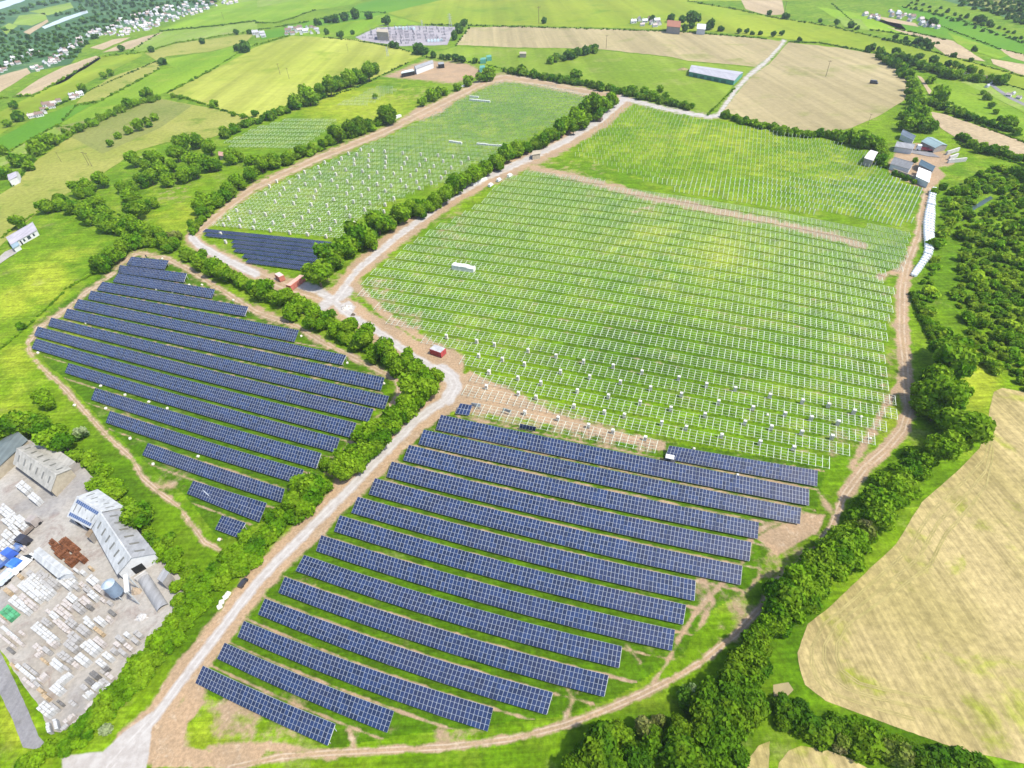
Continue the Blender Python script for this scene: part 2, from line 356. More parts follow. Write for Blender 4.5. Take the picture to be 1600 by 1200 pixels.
FIELDS = [
 ('far_wooded_plain', [(-400,-20),(-200,-45),(330,-60),(335,8),(250,35),(180,45),(140,62),(110,100),(60,110),(0,130),(-150,170),(-500,250)], WOODG, .10),
 ('far_wooded_plain', [(1330,-70),(1900,-80),(1900,90),(1600,38),(1540,16),(1480,2),(1400,-20)], WOODG, .10),
 ('pasture_field', [(20,38),(30,24),(70,20),(74,30),(50,40)], PAST_L, .2), ('pasture_field', [(45,18),(110,4),(115,12),(75,24)], PAST_L, .2), ('pasture_field', [(0,44),(14,36),(28,40),(10,54)], PAST_L, .2),
 ('lake_sky_sheet', [(65,42),(100,27),(136,16),(138,20),(104,32),(70,45)], None, .2), ('lake_sky_sheet', [(-10,12),(0,3),(24,-4),(40,0),(14,10),(-2,15)], None, .2),  # long pale strip; the corner sheet is added, standing in for pale sky
 ('pasture_field', [(36,50),(74,30),(76,34),(46,54)], TAN2, .22),
 ('stubble_field', [(18,152),(48,148),(100,128),(158,91),(150,87),(100,104),(60,124)], TAN2, .12), ('stubble_field', [(-40,130),(0,118),(42,106),(48,114),(0,144),(-40,165)], TAN2, .12),
 ('stubble_field', [(140,75),(175,62),(205,58),(160,78)], TAN2, .12), ('stubble_field', [(160,82),(195,66),(230,56),(255,50),(205,76)], TAN2, .14),
 ('meadow', [(-40,200),(0,175),(50,150),(120,110),(155,89),(225,82),(220,88),(135,130),(88,160),(45,180),(0,210),(-60,240)], OLIVE, .12),
 ('pasture_field', [(200,78),(250,50),(337,42),(402,33),(402,48),(370,54),(275,67),(225,80)], PAST_L, .12), ('pasture_field', [(250,47),(300,25),(345,8),(402,0),(402,30),(325,41)], PAST_G, .14),
 ('pasture_field', [(226,83),(275,68),(370,55),(398,52),(384,66),(330,80),(260,88),(245,95)], PAST_Y, .12), ('pasture_field', [(255,93),(335,80),(385,66),(398,72),(384,83),(332,110),(280,112)], PAST_G, .14),
 ('stubble_field', [(118,162),(160,155),(250,107),(245,95),(175,120),(135,145)], PAST_Y, .13),
 ('pasture_field', [(95,193),(160,157),(250,108),(292,106),(332,111),(262,143),(245,150),(200,163),(132,195)], PAST_G, .12),
 ('pasture_field', [(-40,250),(0,215),(45,190),(107,165),(150,159),(95,192),(0,243),(-40,270)], PAST_D, .13), ('pasture_field', [(-40,295),(0,246),(86,196),(122,195),(116,210),(50,235),(0,262)], PAST_L, .12),
 ('rough_pasture', [(245,153),(345,172),(392,184),(350,208),(300,225),(260,222),(215,235),(140,285),(85,312),(60,330),(0,385),(-60,430),(-60,340),(20,292),(60,248),(130,200),(190,173)], PAST_Y, .12),
 ('rough_pasture', [(85,200),(215,165),(245,153),(300,165),(250,200),(160,240)], OLIVE2, .16),
 ('barley_field', [(262,146),(332,110),(398,74),(455,56),(500,57),(560,62),(620,74),(660,87),(640,97),(588,120),(520,143),(450,170),(400,185),(345,171)], YC, .12),
 ('pasture_field', [(398,50),(415,48),(485,33),(545,18),(560,6),(620,-8),(700,-14),(690,0),(605,20),(560,32),(490,42),(455,54),(410,62)], PAST_D, .14), ('pasture_field', [(398,14),(440,4),(530,-10),(600,-14),(550,7),(490,16),(430,34),(398,36)], PAST_G, .15),
 ('pasture_field', [(330,10),(400,-20),(560,-45),(520,-10),(400,12)], PAST_L, .12),
 ('meadow', [(605,20),(700,-4),(720,-70),(1150,-70),(1330,-60),(1400,-20),(1300,0),(1080,2),(1155,15),(1200,25),(1300,40),(1400,65),(1500,92),(1640,128),(1640,150),(1500,112),(1430,95),(1375,82),(1280,66),(1200,58),(1065,47),(975,44),(800,39),(665,38)], OLIVE, .12),
 ('pasture_field', [(440,52),(500,44),(547,31),(600,22),(660,38),(590,41),(555,56),(500,58)], PAST_G, .13),
 ('substation_yard', [(555,58),(590,43),(650,40),(713,42),(705,56),(699,70),(625,72),(565,63)], None, .16),
 ('hay_field', [(712,70),(732,43),(800,41),(975,46),(1065,50),(1200,61),(1222,65),(1200,90),(1180,104),(1075,95),(1050,89),(940,77),(875,75),(800,74)], TAN, .12),
 ('pasture_field', [(655,90),(712,73),(800,76),(870,77),(940,79),(1050,90),(1080,97),(1178,106),(1146,132),(1110,177),(1050,162),(990,145),(925,132),(860,122),(800,112),(760,106),(700,92)], MEAD, .12),
 ('hay_field', [(1232,66),(1315,75),(1375,86),(1407,110),(1421,132),(1415,155),(1375,180),(1330,200),(1307,205),(1250,204),(1196,193),(1130,174),(1155,142),(1176,118),(1202,100)], TAN, .12),
 ('pasture_field', [(1275,10),(1400,30),(1430,60),(1330,42)], PAST_G, .14), ('pasture_field', [(1305,25),(1345,30),(1360,48),(1320,42)], PAST_L, .18),
 ('stubble_field', [(1158,0),(1222,0),(1226,22),(1200,24),(1165,14)], TAN2, .14), ('stubble_field', [(1370,25),(1430,36),(1436,42),(1385,33)], TAN2, .16), ('stubble_field', [(1385,42),(1490,64),(1498,70),(1420,54)], TAN2, .16),
 ('pasture_field', [(1360,28),(1440,42),(1490,62),(1400,44)], PAST_D, .14), ('stubble_field', [(1440,57),(1500,70),(1540,96),(1480,88)], TAN2, .18), ('stubble_field', [(1548,92),(1600,100),(1640,110),(1640,128),(1590,115),(1552,100)], TAN2, .18),
 ('pasture_field', [(1400,8),(1500,28),(1660,85),(1660,115),(1560,92),(1480,58),(1440,40)], PAST_D, .12), ('pasture_field', [(1480,50),(1580,85),(1560,92),(1500,72)], PAST_G, .17), ('stubble_field', [(1560,75),(1640,95),(1640,108),(1580,90)], TAN2, .2),
 ('pasture_field', [(1600,30),(1500,0),(1560,-10),(1660,25),(1660,60)], OLIVE2, .14),
 ('pasture_field', [(1462,122),(1500,128),(1545,148),(1600,178),(1650,195),(1650,230),(1590,212),(1540,192),(1480,170),(1468,150)], PAST_G, .14),
 ('stubble_field', [(1452,174),(1475,178),(1540,200),(1640,235),(1640,262),(1590,248),(1545,238),(1505,222),(1470,200)], TAN2, .14), ('pasture_field', [(1500,128),(1560,124),(1640,160),(1640,190),(1600,176),(1545,147)], PAST_L, .12),
 ('stubble_field', [(1433,118),(1440,120),(1456,142),(1452,148)], TAN2, .16),
 ('silage_field', [(1546,640),(1553,612),(1566,606),(1600,612),(1900,640),(1900,1300),(1600,1193),(1500,1171),(1400,1136),(1330,1110),(1290,1095),(1258,1070),(1250,1045),(1246,1020),(1262,975),(1300,945),(1345,902),(1400,850),(1440,785),(1500,732),(1531,700),(1542,665)], STUB, .06),
 ('silage_field', [(1210,1230),(1217,1192),(1232,1173),(1252,1165),(1290,1171),(1332,1187),(1380,1215),(1380,1250)], STUB, .06),
 ('silage_field', [(1150,1215),(1185,1165),(1203,1158),(1200,1215)], STUB, .06), ('gateway_soil', [(1208,1070),(1232,1066),(1240,1078),(1228,1090),(1210,1093)], TAN, .05),
]
lake_sky_sheet = N('pale_water_and_sky', .3, .4).out((.33, .36, .37))
subg = field_mat('grey_stone_chippings', (.22, .20, .215), (.26, .24, .25), (.18, .17, .19), big=.02, fine=.6)
for nm, poly, mat, lift in FIELDS:
    if mat is None: mat = lake_sky_sheet if nm == 'lake_sky_sheet' else subg
    sheet(nm, poly, mat, lift, jit=.7)
TRAM = field_mat('flattened_crop_lines', (.236, .205, .075), (.262, .218, .095), None, big=.05)
def ribbon(name, ln, w, mat, lift):
    pts = at(np.array([p[0] for p in ln], float), np.array([p[1] for p in ln], float), lift); m = MB()
    for i in range(len(pts)-1):
        d = pts[i+1]-pts[i]; d = d/np.linalg.norm(d); s = np.array([-d[1], d[0], 0])*w/2; m.quad(pts[i]-s, pts[i+1]-s, pts[i+1]+s, pts[i]+s)
    o = m.build(name, mat); return tag(o, None, None, kind='structure')
edge = [(1420,1136),(1340,1110),(1292,1092),(1262,1066),(1254,1040),(1254,1015),(1270,978),(1305,948),(1350,905),(1405,853),(1446,788),(1505,735),(1536,702),(1548,665),(1552,640)]
for off in (13, 17, 33, 37, 54, 58):
    c = (1560, 960); ln = []
    for (x0, y0), (x1, y1) in zip(edge[:-1], edge[1:]):
        for t in np.linspace(0, 1, 6)[:-1]:
            x, y = x0+(x1-x0)*t, y0+(y1-y0)*t; L_ = math.hypot(c[0]-x, c[1]-y); ln.append((x+(c[0]-x)*off/L_+math.sin(x*.21)*.5, y+(c[1]-y)*off/L_))
    ribbon('tramline', ln, .30, TRAM, .085+.0005*off)
yardm = N('pale_concrete_yard', .9, .15)
yn = yardm.ramp(yardm.noise(.05, 6, .65), .35, .65)
yc = yardm.mix(yn, (.235, .215, .19), (.285, .268, .243))
yc = yardm.mix(yardm.ramp(yardm.noise(.12, 7, .7, dist=.6), .52, .68), yc, (.20, .165, .145))
yc = yardm.mix(yardm.ramp(yardm.noise(.03, 5, .6), .56, .66, 0, .7), yc, (.19, .185, .185))
yc = yardm.mix(1., yc, yardm.ramp(yardm.noise(.9, 6, .7), .3, .7, .85, 1.12), 'MULTIPLY')
YM = yardm.out(yc)
YARD = [(-60,700),(0,705),(35,690),(50,686),(75,690),(120,718),(150,750),(165,765),(192,790),(245,860),(270,885),(291,915),(288,935),(265,970),(250,1000),(225,1022),(195,1055),(160,1098),(125,1130),(98,1145),(78,1142),(62,1105),(32,1064),(8,1024),(-60,940)]
sheet('yard', YARD, YM, .06, jit=1.5)
asph = field_mat('worn_asphalt', (.155, .15, .155), (.185, .18, .18), (.13, .125, .12), wdir(30, 1080, 4, 10), .12, .5, .05, 1.5, .15)
sheet('road', [(-60,960),(0,1018),(25,1068),(44,1110),(60,1150),(74,1165),(64,1172),(36,1168),(20,1125),(0,1085),(-60,1000)], asph, .05, jit=.5)
for pl in ([(1478,106),(1512,114),(1542,124),(1562,139),(1578,150),(1640,180),(1640,184),(1576,154),(1558,142),(1540,128),(1510,118)], [(0,400),(8,393),(20,388),(26,395),(14,402),(0,412),(-30,425),(-30,415)], [(1394,229),(1410,230),(1455,238),(1470,246),(1450,244),(1410,236)]):
    sheet('lane', pl, asph if pl[0][0] != 0 else YM, .22, jit=.4)
sheet('pond', [(1496,345),(1500,332),(1530,316),(1548,306),(1552,310),(1520,330),(1505,345)], N('dark_pond_water', .35, .3).out((.03, .05, .04)), .08)
# ------------------------------------------------------------------ trees and scrub
def leaf_material(name, c1, c2, c3):
    m = N(name, .85, .12)
    r = m.orand()
    col = m.mix(m.ramp(r, 0, 1), c1, c2)
    col = m.mix(m.ramp(m.noise(.13, 3, .6), .42, .62), col, c3)
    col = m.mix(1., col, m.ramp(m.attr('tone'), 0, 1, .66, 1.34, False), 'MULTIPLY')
    m.b.inputs['Subsurface Weight'].default_value = 0
    m.out(col)
    tr = m.n('ShaderNodeBsdfTranslucent'); m.lk(col, tr.inputs['Color'])
    ms = m.n('ShaderNodeMixShader'); ms.inputs[0].default_value = .35
    m.lk(m.b.outputs[0], ms.inputs[1]); m.lk(tr.outputs[0], ms.inputs[2])
    m.lk(ms.outputs[0], m.t.nodes['Material Output'].inputs['Surface'])
    return m.mat
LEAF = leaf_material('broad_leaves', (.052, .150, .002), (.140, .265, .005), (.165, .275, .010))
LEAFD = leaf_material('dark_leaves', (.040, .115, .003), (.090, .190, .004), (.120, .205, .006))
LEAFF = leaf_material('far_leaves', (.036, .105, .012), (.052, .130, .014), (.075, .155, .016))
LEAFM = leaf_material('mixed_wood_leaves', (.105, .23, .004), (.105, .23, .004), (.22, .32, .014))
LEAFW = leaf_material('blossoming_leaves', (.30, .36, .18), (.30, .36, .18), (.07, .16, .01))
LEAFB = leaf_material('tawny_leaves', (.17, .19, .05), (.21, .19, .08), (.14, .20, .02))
BARK = plain('bark', (.11, .085, .06), .9, .1)
def crown_np(seed, nl, nq, leaf, zc, flat=.8):
    r = np.random.default_rng(seed)
    c = r.normal(size=(nl, 3)); c /= np.linalg.norm(c, axis=1)[:, None]; c *= (r.uniform(.25, .78, nl))[:, None]; c[:, 2] *= flat
    c[0] = (0, 0, .12); R = r.uniform(.22, .50, nl); R[0] = .56
    w = R**2/np.sum(R**2); li = r.choice(nl, nq*2, p=w)
    d = r.normal(size=(nq*2, 3)); d[:, 2] += .35; d /= np.linalg.norm(d, axis=1)[:, None]
    p = c[li]+d*(R[li]*np.where(r.random(nq*2) < .2, r.uniform(.95, 1.35, nq*2), r.uniform(.8, 1.1, nq*2)))[:, None]
    dist = np.linalg.norm(p[:, None]-c[None], axis=2)/R[None]; dist[np.arange(len(p)), li] = 9
    keep = dist.min(1) > .8; p, d, li = p[keep][:nq], d[keep][:nq], li[keep][:nq]
    n = d+r.normal(size=p.shape)*.55; n /= np.linalg.norm(n, axis=1)[:, None]
    a = np.cross(n, r.normal(size=p.shape)); a /= np.linalg.norm(a, axis=1)[:, None]; b = np.cross(n, a)
    s = (leaf*r.uniform(.6, 1.35, len(p)))[:, None]
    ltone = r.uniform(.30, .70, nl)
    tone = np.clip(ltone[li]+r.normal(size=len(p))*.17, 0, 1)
    bend = n*s*.25
    V = np.stack([p-a*s-b*s*.7-bend, p+a*s*.9-b*s+bend*.3, p+a*s+b*s*.75-bend, p-a*s*.8+b*s+bend*.4], 1).reshape(-1, 3)
    Fq = np.arange(len(V)).reshape(-1, 4)
    # inner mass
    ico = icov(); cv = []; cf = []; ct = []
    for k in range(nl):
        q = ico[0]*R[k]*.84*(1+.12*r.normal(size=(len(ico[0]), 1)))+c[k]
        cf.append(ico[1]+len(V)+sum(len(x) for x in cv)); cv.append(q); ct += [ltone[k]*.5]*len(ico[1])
    V = np.concatenate([V]+cv); V[:, 2] += zc
    T = np.concatenate([tone, np.array(ct)])
    return V, Fq, np.concatenate(cf), T
_ico = None
def icov():
    global _ico
    if _ico is None:
        import bmesh
        bm = bmesh.new(); bmesh.ops.create_icosphere(bm, subdivisions=2, radius=1); bm.verts.ensure_lookup_table()
        _ico = (np.array([v.co for v in bm.verts]), np.array([[v.index for v in f.verts] for f in bm.faces])); bm.free()
    return _ico
def mesh_np(name, V, Q, T3, tone, mat):
    me = bpy.data.meshes.new(name)
    nq, nt = len(Q), len(T3)
    me.vertices.add(len(V)); me.vertices.foreach_set('co', V.astype(np.float32).ravel())
    me.loops.add(nq*4+nt*3); me.loops.foreach_set('vertex_index', np.concatenate([Q.ravel(), T3.ravel()]).astype(np.int32))
    st = np.concatenate([np.arange(nq)*4, nq*4+np.arange(nt)*3]).astype(np.int32)
    me.polygons.add(nq+nt); me.polygons.foreach_set('loop_start', st); me.update(calc_edges=True)
    a = me.attributes.new('tone', 'FLOAT', 'FACE'); a.data.foreach_set('value', tone.astype(np.float32))
    me.materials.append(mat); return me
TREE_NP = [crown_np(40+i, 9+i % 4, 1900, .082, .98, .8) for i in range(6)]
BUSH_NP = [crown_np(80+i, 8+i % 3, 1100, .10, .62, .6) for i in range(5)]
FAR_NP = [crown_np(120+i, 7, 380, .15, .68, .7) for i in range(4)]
def trunk_mb(seed):
    r = random.Random(seed); m = MB()
    m.tube((0, 0, -.05), (.02, 0, .55), .085, .06, 7); m.tube((.02, 0, .5), (.04, .03, 1.15), .06, .03, 6)
    for k in range(4):
        a = k*1.6+r.uniform(-.4, .4); m.tube((.02, 0, .5+.08*k), (.45*math.cos(a), .45*math.sin(a), .95+.1*k), .035, .012, 5)
    return m
MESH = {}
def protos(kind, mat):
    key = (kind, mat.name)
    if key not in MESH:
        src = {'tree': TREE_NP, 'bush': BUSH_NP, 'far': FAR_NP}[kind]
        MESH[key] = [mesh_np('crown', *s, mat) for s in src]
    return MESH[key]
TRUNKS = [trunk_mb(i).mesh('trunk', BARK) for i in range(3)]
ntree = [0]
MATS = {'g': LEAF, 'd': LEAFD, 'f': LEAFF, 'w': LEAFW, 'b': LEAFB}
def plant(px, py, w, label, group, kind='tree', mat='g', squash=1.0):
    """crown centred at (px,py), w photo pixels wide"""
    m = mpp(px, py); r = w*m/2; zc = r*(.98 if kind == 'tree' else .62 if kind == 'bush' else .68)*squash
    p = at(px, py, zc); m2 = mpp(px, py, zc); r = w*m2/2*1.1
    loc = (p[0], p[1], 0); q = random.Random(ntree[0]*13+7); ntree[0] += 1
    rz = q.uniform(0, 6.28); sc = (r*q.uniform(.93, 1.07), r*q.uniform(.93, 1.07), r*squash*q.uniform(.92, 1.1))
    name, cat = {'tree': ('broadleaf_tree', 'tree'), 'bush': ('shrub', 'shrub'), 'far': ('small_tree', 'tree')}[kind]
    me = q.choice(protos(kind, MATS[mat]))
    if kind == 'far':
        o = link(name, me, None, loc, rz, sc); return tag(o, label, cat, group)
    e = empty(name, label, cat, loc, rz, group); e.scale = sc
    link('crown', me, e)
    if kind == 'tree': link('trunk', q.choice(TRUNKS), e)
    else: link('stem', TRUNKS[0], e, sc=(.6, .6, .55))
    return e
S = lambda s: [tuple(float(v) for v in t.split(',')) for t in s.split()]
BELTS = [
 ('tall green tree in the hedge along the long dirt track', 'trees between the two frame fields', 'tree', 'g', S('496,428,44 517,402,40 541,384,36 564,368,40 590,348,38 549,383,30 577,378,26 625,332,34 641,324,26 656,330,22 608,350,24 680,312,26 696,305,28 668,322,20 712,287,34 740,271,30 760,262,24 776,252,26 790,240,28 807,232,26 822,232,17 726,283,22 752,270,20')),
 ('leafy tree in the upper hedge by the white track corner', 'trees at the upper end of the track hedge', 'tree', 'g', S('850,220,22 862,212,18 875,200,26 888,194,24 904,185,30 920,170,34 928,160,26 943,162,24 956,156,22 932,178,20 912,190,20 896,202,16')),
 ('leafy tree in the hedge above the left panel array', 'trees between the left array and the loop track', 'tree', 'g', S('312,407,28 335,416,30 347,426,26 358,432,20 376,437,22 394,448,20 411,451,36 444,465,30 470,473,26 327,424,20 455,486,30 492,490,28 510,497,26 485,506,22 545,512,32 525,516,26 570,527,38 560,537,26 600,545,38 610,560,30 637,560,28 625,575,30 650,577,30 682,587,24 665,592,30 645,592,24 500,508,20 535,527,20 585,556,22 428,462,22')),
 ('broad green tree at the end of the hedge beside the curved gravel road', 'trees beside the gravel road bend', 'tree', 'g', S('650,613,52 671,605,36 637,632,40 620,648,34 605,657,30 635,647,30 590,672,36 575,685,34 612,667,28 595,690,34 560,684,26 570,706,38 585,700,28 550,706,30 540,720,34 555,724,36 525,730,30 538,741,30 511,724,22')),
 ('big rounded tree at the right end of the left panel array', 'trees at the lower right of the left array', 'tree', 'g', S('485,762,48 465,755,32 500,760,32 482,776,40 460,782,36 475,791,32')),
 ('low green shrub in the belt beside the straight gravel road', 'shrubs between the gravel road and the yard', 'bush', 'g', S('445,800,36 455,807,34 425,807,32 432,825,36 415,832,36 405,848,36 422,842,28 392,858,34 380,872,34 398,872,26 365,882,34 350,893,34 372,894,26 385,838,32 355,870,34 375,862,34 337,890,32 330,908,34 345,912,28 315,920,34 300,905,30 300,938,34 320,938,28 285,955,34 305,958,26 270,972,34 290,975,26 258,990,34 276,994,28 245,1008,34 262,1012,28 230,1026,34 248,1030,26 214,1044,34 232,1048,26 198,1060,32 216,1066,26 182,1078,32 200,1084,24 166,1096,32 184,1100,24 150,1112,32 168,1116,24 134,1128,30 152,1132,24 116,1142,30 136,1148,24 100,1156,30 120,1160,24 84,1170,30 104,1172,22 60,1185,34 40,1192,30 275,918,26 282,936,24')),
 ('green shrub on the grass strip between the yard and the left array', 'shrubs behind the yard sheds', 'bush', 'g', S('120,712,30 140,714,30 155,753,30 172,758,32 185,772,26 165,735,24 150,730,22 250,862,30 265,870,30 275,885,30 300,893,28 232,838,26 244,850,24 262,845,22 200,785,22')),
 ('dense dark green tree behind the grey yard barns', 'trees behind the yard barns', 'tree', 'g', S('27,662,44 62,667,42 85,685,42 97,692,36 10,672,36 45,655,28 215,806,48 72,625,28 60,618,20')),
 ('large tree along the right hand dirt track', 'trees along the right hand track', 'tree', 'g', S('1487,562,60 1465,590,52 1465,618,58 1450,632,40 1495,612,44 1480,635,44 1462,645,34 1507,667,66 1490,686,44 1487,658,42 1527,678,38 1467,706,46 1497,575,40 1475,545,40')),
 ('green shrub in the belt between the right hand track and the hay field', 'shrubs beside the right hand field', 'bush', 'g', S('1445,718,40 1425,710,34 1420,732,44 1405,742,40 1440,738,30 1400,760,44 1420,760,36 1380,752,38 1362,782,36 1395,782,36 1345,792,34 1412,776,28 1355,807,40 1335,810,38 1325,834,40 1312,842,36 1295,860,34 1360,838,30')),
 ('broad bright tree in the belt beside the mown field', 'trees beside the mown field', 'tree', 'g', S('1372,790,48 1375,810,44 1340,848,40 1310,865,54 1292,873,48 1326,862,44 1275,882,44 1265,897,44 1300,888,44 1330,880,38 1250,915,56 1232,937,58 1255,942,48 1215,955,48 1237,960,40 1275,912,42 1212,925,42 1207,976,40 1222,980,30')),
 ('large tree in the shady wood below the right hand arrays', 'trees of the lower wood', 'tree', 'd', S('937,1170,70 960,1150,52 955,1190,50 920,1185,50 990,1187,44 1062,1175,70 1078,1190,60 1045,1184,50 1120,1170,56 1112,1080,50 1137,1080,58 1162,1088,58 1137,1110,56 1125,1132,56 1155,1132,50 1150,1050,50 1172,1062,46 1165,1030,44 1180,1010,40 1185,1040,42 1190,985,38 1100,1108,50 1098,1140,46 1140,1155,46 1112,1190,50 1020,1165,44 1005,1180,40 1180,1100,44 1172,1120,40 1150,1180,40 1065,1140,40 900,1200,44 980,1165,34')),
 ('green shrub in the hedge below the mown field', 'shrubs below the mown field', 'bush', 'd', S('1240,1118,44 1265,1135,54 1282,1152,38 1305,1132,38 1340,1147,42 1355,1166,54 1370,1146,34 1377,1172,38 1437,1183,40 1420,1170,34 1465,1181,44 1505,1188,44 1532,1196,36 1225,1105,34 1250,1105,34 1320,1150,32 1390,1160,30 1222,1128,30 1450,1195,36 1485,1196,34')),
 ('green tree in the hedge beside the upper dirt track', 'trees along the upper left track', 'tree', 'g', S('407,256,26 427,251,24 450,245,22 470,237,18 487,232,16 505,226,15 517,219,15 310,322,26 322,315,26 337,312,24 350,305,22 315,332,18 300,352,17 370,283,26 390,271,26 357,297,24 342,312,20')),
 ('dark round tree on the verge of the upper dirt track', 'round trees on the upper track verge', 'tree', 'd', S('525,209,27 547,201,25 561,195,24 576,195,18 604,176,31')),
 ('bushy tree in the hedge below the yellow barley field', 'trees below the barley field', 'tree', 'g', S('460,157,24 482,150,26 500,142,20 515,135,27 528,131,20 545,122,24 561,119,20 575,111,27 586,106,17 472,156,18 538,128,18')),
 ('tree in the thicket left of the upper dirt track', 'trees of the upper left thicket', 'tree', 'g', S('207,250,22 225,257,20 242,247,24 250,267,26 235,277,24 285,225,26 275,240,26 300,250,26 307,220,22 327,230,24 322,255,26 287,272,26 260,280,22 220,282,22 205,292,22 190,292,20 337,257,20 360,245,22 375,245,16 390,250,16 268,258,20 305,268,22 155,280,26 135,290,24 122,295,22')),
 ('tree in the tangled copse left of the loop track', 'trees of the copse above the left array', 'tree', 'g', S('95,312,20 110,322,24 130,327,26 145,317,22 142,337,26 160,332,24 162,347,30 155,315,18 125,302,16 140,302,18 200,305,24 215,307,18 212,330,30 225,322,22 240,317,16 190,352,26 217,357,26 175,355,20 245,365,24 232,368,20 255,377,24 205,375,22 190,387,24 175,400,26 160,412,26 220,372,18 272,380,20 287,392,18 205,345,18 262,388,16 69,322,22 27,346,22')),
]
FARS = [
 ('small round tree in the patchwork fields at upper left', 'hedge trees in the upper left fields', S('22,165,14 30,182,20 11,194,13 4,235,18 59,232,26 80,220,22 67,225,24 124,200,17 200,162,20 232,146,18 334,162,14 126,137,14 172,114,12 162,119,11 254,96,13 237,77,11 189,76,11 315,65,10 369,51,9 390,50,9 382,74,20 372,75,12 25,252,24 37,250,20 5,272,22 45,260,18 217,197,20 240,184,14 200,205,14 185,212,12 230,192,16 172,225,12 32,510,14 442,172,14 427,177,12 415,182,12 154,182,9 170,175,9 185,170,8 208,160,9 270,150,8 282,152,8 365,178,9 380,182,9 398,178,12 350,205,14 365,200,14 380,195,12 395,190,10 100,205,9 140,190,12 160,185,9 178,178,9')),
 ('small dark tree on a hedge line of the distant fields', 'far trees on the upper fields', S('604,33,15 555,22,18 575,24,14 540,27,14 525,30,14 510,31,12 495,35,12 725,37,12 717,47,14 710,57,14 715,42,12 612,70,12 620,72,10 652,77,20 662,80,14 677,86,12 712,91,14 722,94,12 700,90,10 690,88,9 532,55,12 550,51,8 510,50,10 742,95,10 850,33,10 1020,29,10 1049,29,14 1065,31,12 1082,30,24 1070,44,12 1080,41,10 1110,40,16 1125,45,10 1155,49,9 1167,49,8 1175,52,7 1187,52,7 1226,25,12 1209,54,9 1222,52,9 1203,20,8 1249,61,7 1281,32,7 1307,36,9 1329,39,11 1340,44,7 1400,57,8 1415,61,8 1437,64,12 1452,72,12 1445,66,12 1492,86,9 1517,94,7 1522,77,9 1362,75,14 1355,77,10 1372,78,8 1532,32,16 1457,36,14 1545,36,10 1525,30,9')),
 ('small tree along the lane above the meadow with the long shed', 'trees beside the upper lane', S('672,150,22 660,160,16 685,145,18 695,144,13 714,137,14 730,127,18 750,122,16 767,112,20 764,121,16 587,151,9 815,110,18 834,115,12 897,117,18 875,125,12 885,125,12 850,120,12 862,122,10 912,130,10 925,132,12 955,137,12 987,142,16 1007,145,18 1020,150,18 1030,140,12 1040,150,14 1050,160,14 1070,162,12 1082,166,10 975,140,10 940,135,11 968,142,10 870,90,14 885,87,14 900,84,16 915,80,16 928,76,14 880,92,10 893,89,12')),
 ('small tree in the hedges round the brown farmyard', 'trees near the farmyard', S('1132,180,10 1150,185,12 1165,189,12 1180,192,12 1195,196,12 1210,197,12 1225,202,14 1240,206,14 1260,209,14 1282,207,16 1305,210,18 1325,215,22 1340,220,24 1355,222,26 1370,225,22 1350,212,20 1380,232,16 1375,250,18 1377,240,16 1382,258,10 1507,215,14 1520,225,16 1535,232,18 1550,235,18 1565,237,18 1575,242,14 1398,270,8 1408,274,8 1418,279,8 1428,284,8 1430,250,9 1460,300,12 1475,292,14 1490,300,14')),
 ('bushy tree in the hedges at the far right', 'trees of the far right hedges', S('1380,87,12 1390,92,14 1400,100,16 1410,107,16 1420,117,16 1425,135,18 1430,145,20 1420,145,14 1437,160,24 1425,175,24 1412,180,16 1440,182,26 1420,195,26 1445,197,26 1432,190,24 1407,197,14 1400,82,14 1417,92,14 1435,90,14 1425,100,14 1440,102,16 1457,95,14 1450,107,14 1465,107,16 1475,115,16 1485,117,16 1495,117,18 1482,100,12 1492,102,12 1502,107,12 1515,107,12 1522,110,12 1532,115,10 1525,120,10 1567,125,20 1555,122,10 1467,150,26 1465,142,18 1454,125,14 1452,160,14 1475,167,14 1487,172,14 1502,177,14 1517,182,13 1535,189,13 1550,192,12 1562,195,12 1577,192,24 1590,207,14 1542,152,12 1550,165,12 1557,175,10 1562,185,10 1536,145,9')),
]
for label, group, kind, mat, pts in BELTS:
    for x, y, w in pts: plant(x, y, w, label, group, kind, mat, .8 if kind == 'bush' else 1.)
for label, group, pts in FARS:
    for x, y, w in pts: plant(x, y, w, label, group, 'far', 'g' if y > 100 else 'f')
plant(125, 678, 22, 'white flowering hawthorn on the grass behind the yard barns', None, 'tree', 'w')
plant(1074, 1090, 34, 'pale blossoming tree at the edge of the shady wood', None, 'tree', 'w')
plant(166, 1140, 22, 'shrub with pale blossom beside the gravel apron', None, 'bush', 'w')
plant(1032, 1127, 26, 'small bare tan shrub at the edge of the shady wood', None, 'bush', 'b')
plant(1010, 1142, 38, 'brownish tree at the left edge of the shady wood', None, 'tree', 'b')
plant(1350, 828, 36, 'tawny dry shrub beside the mown field', None, 'bush', 'b')
plant(1406, 1180, 48, 'brownish shrub in the hedge below the mown field', None, 'bush', 'b')
plant(1316, 1160, 30, 'small russet shrub below the mown field', None, 'bush', 'b')
plant(270, 372, 20, 'greyish shrub beside the loop track bend', None, 'bush', 'b')
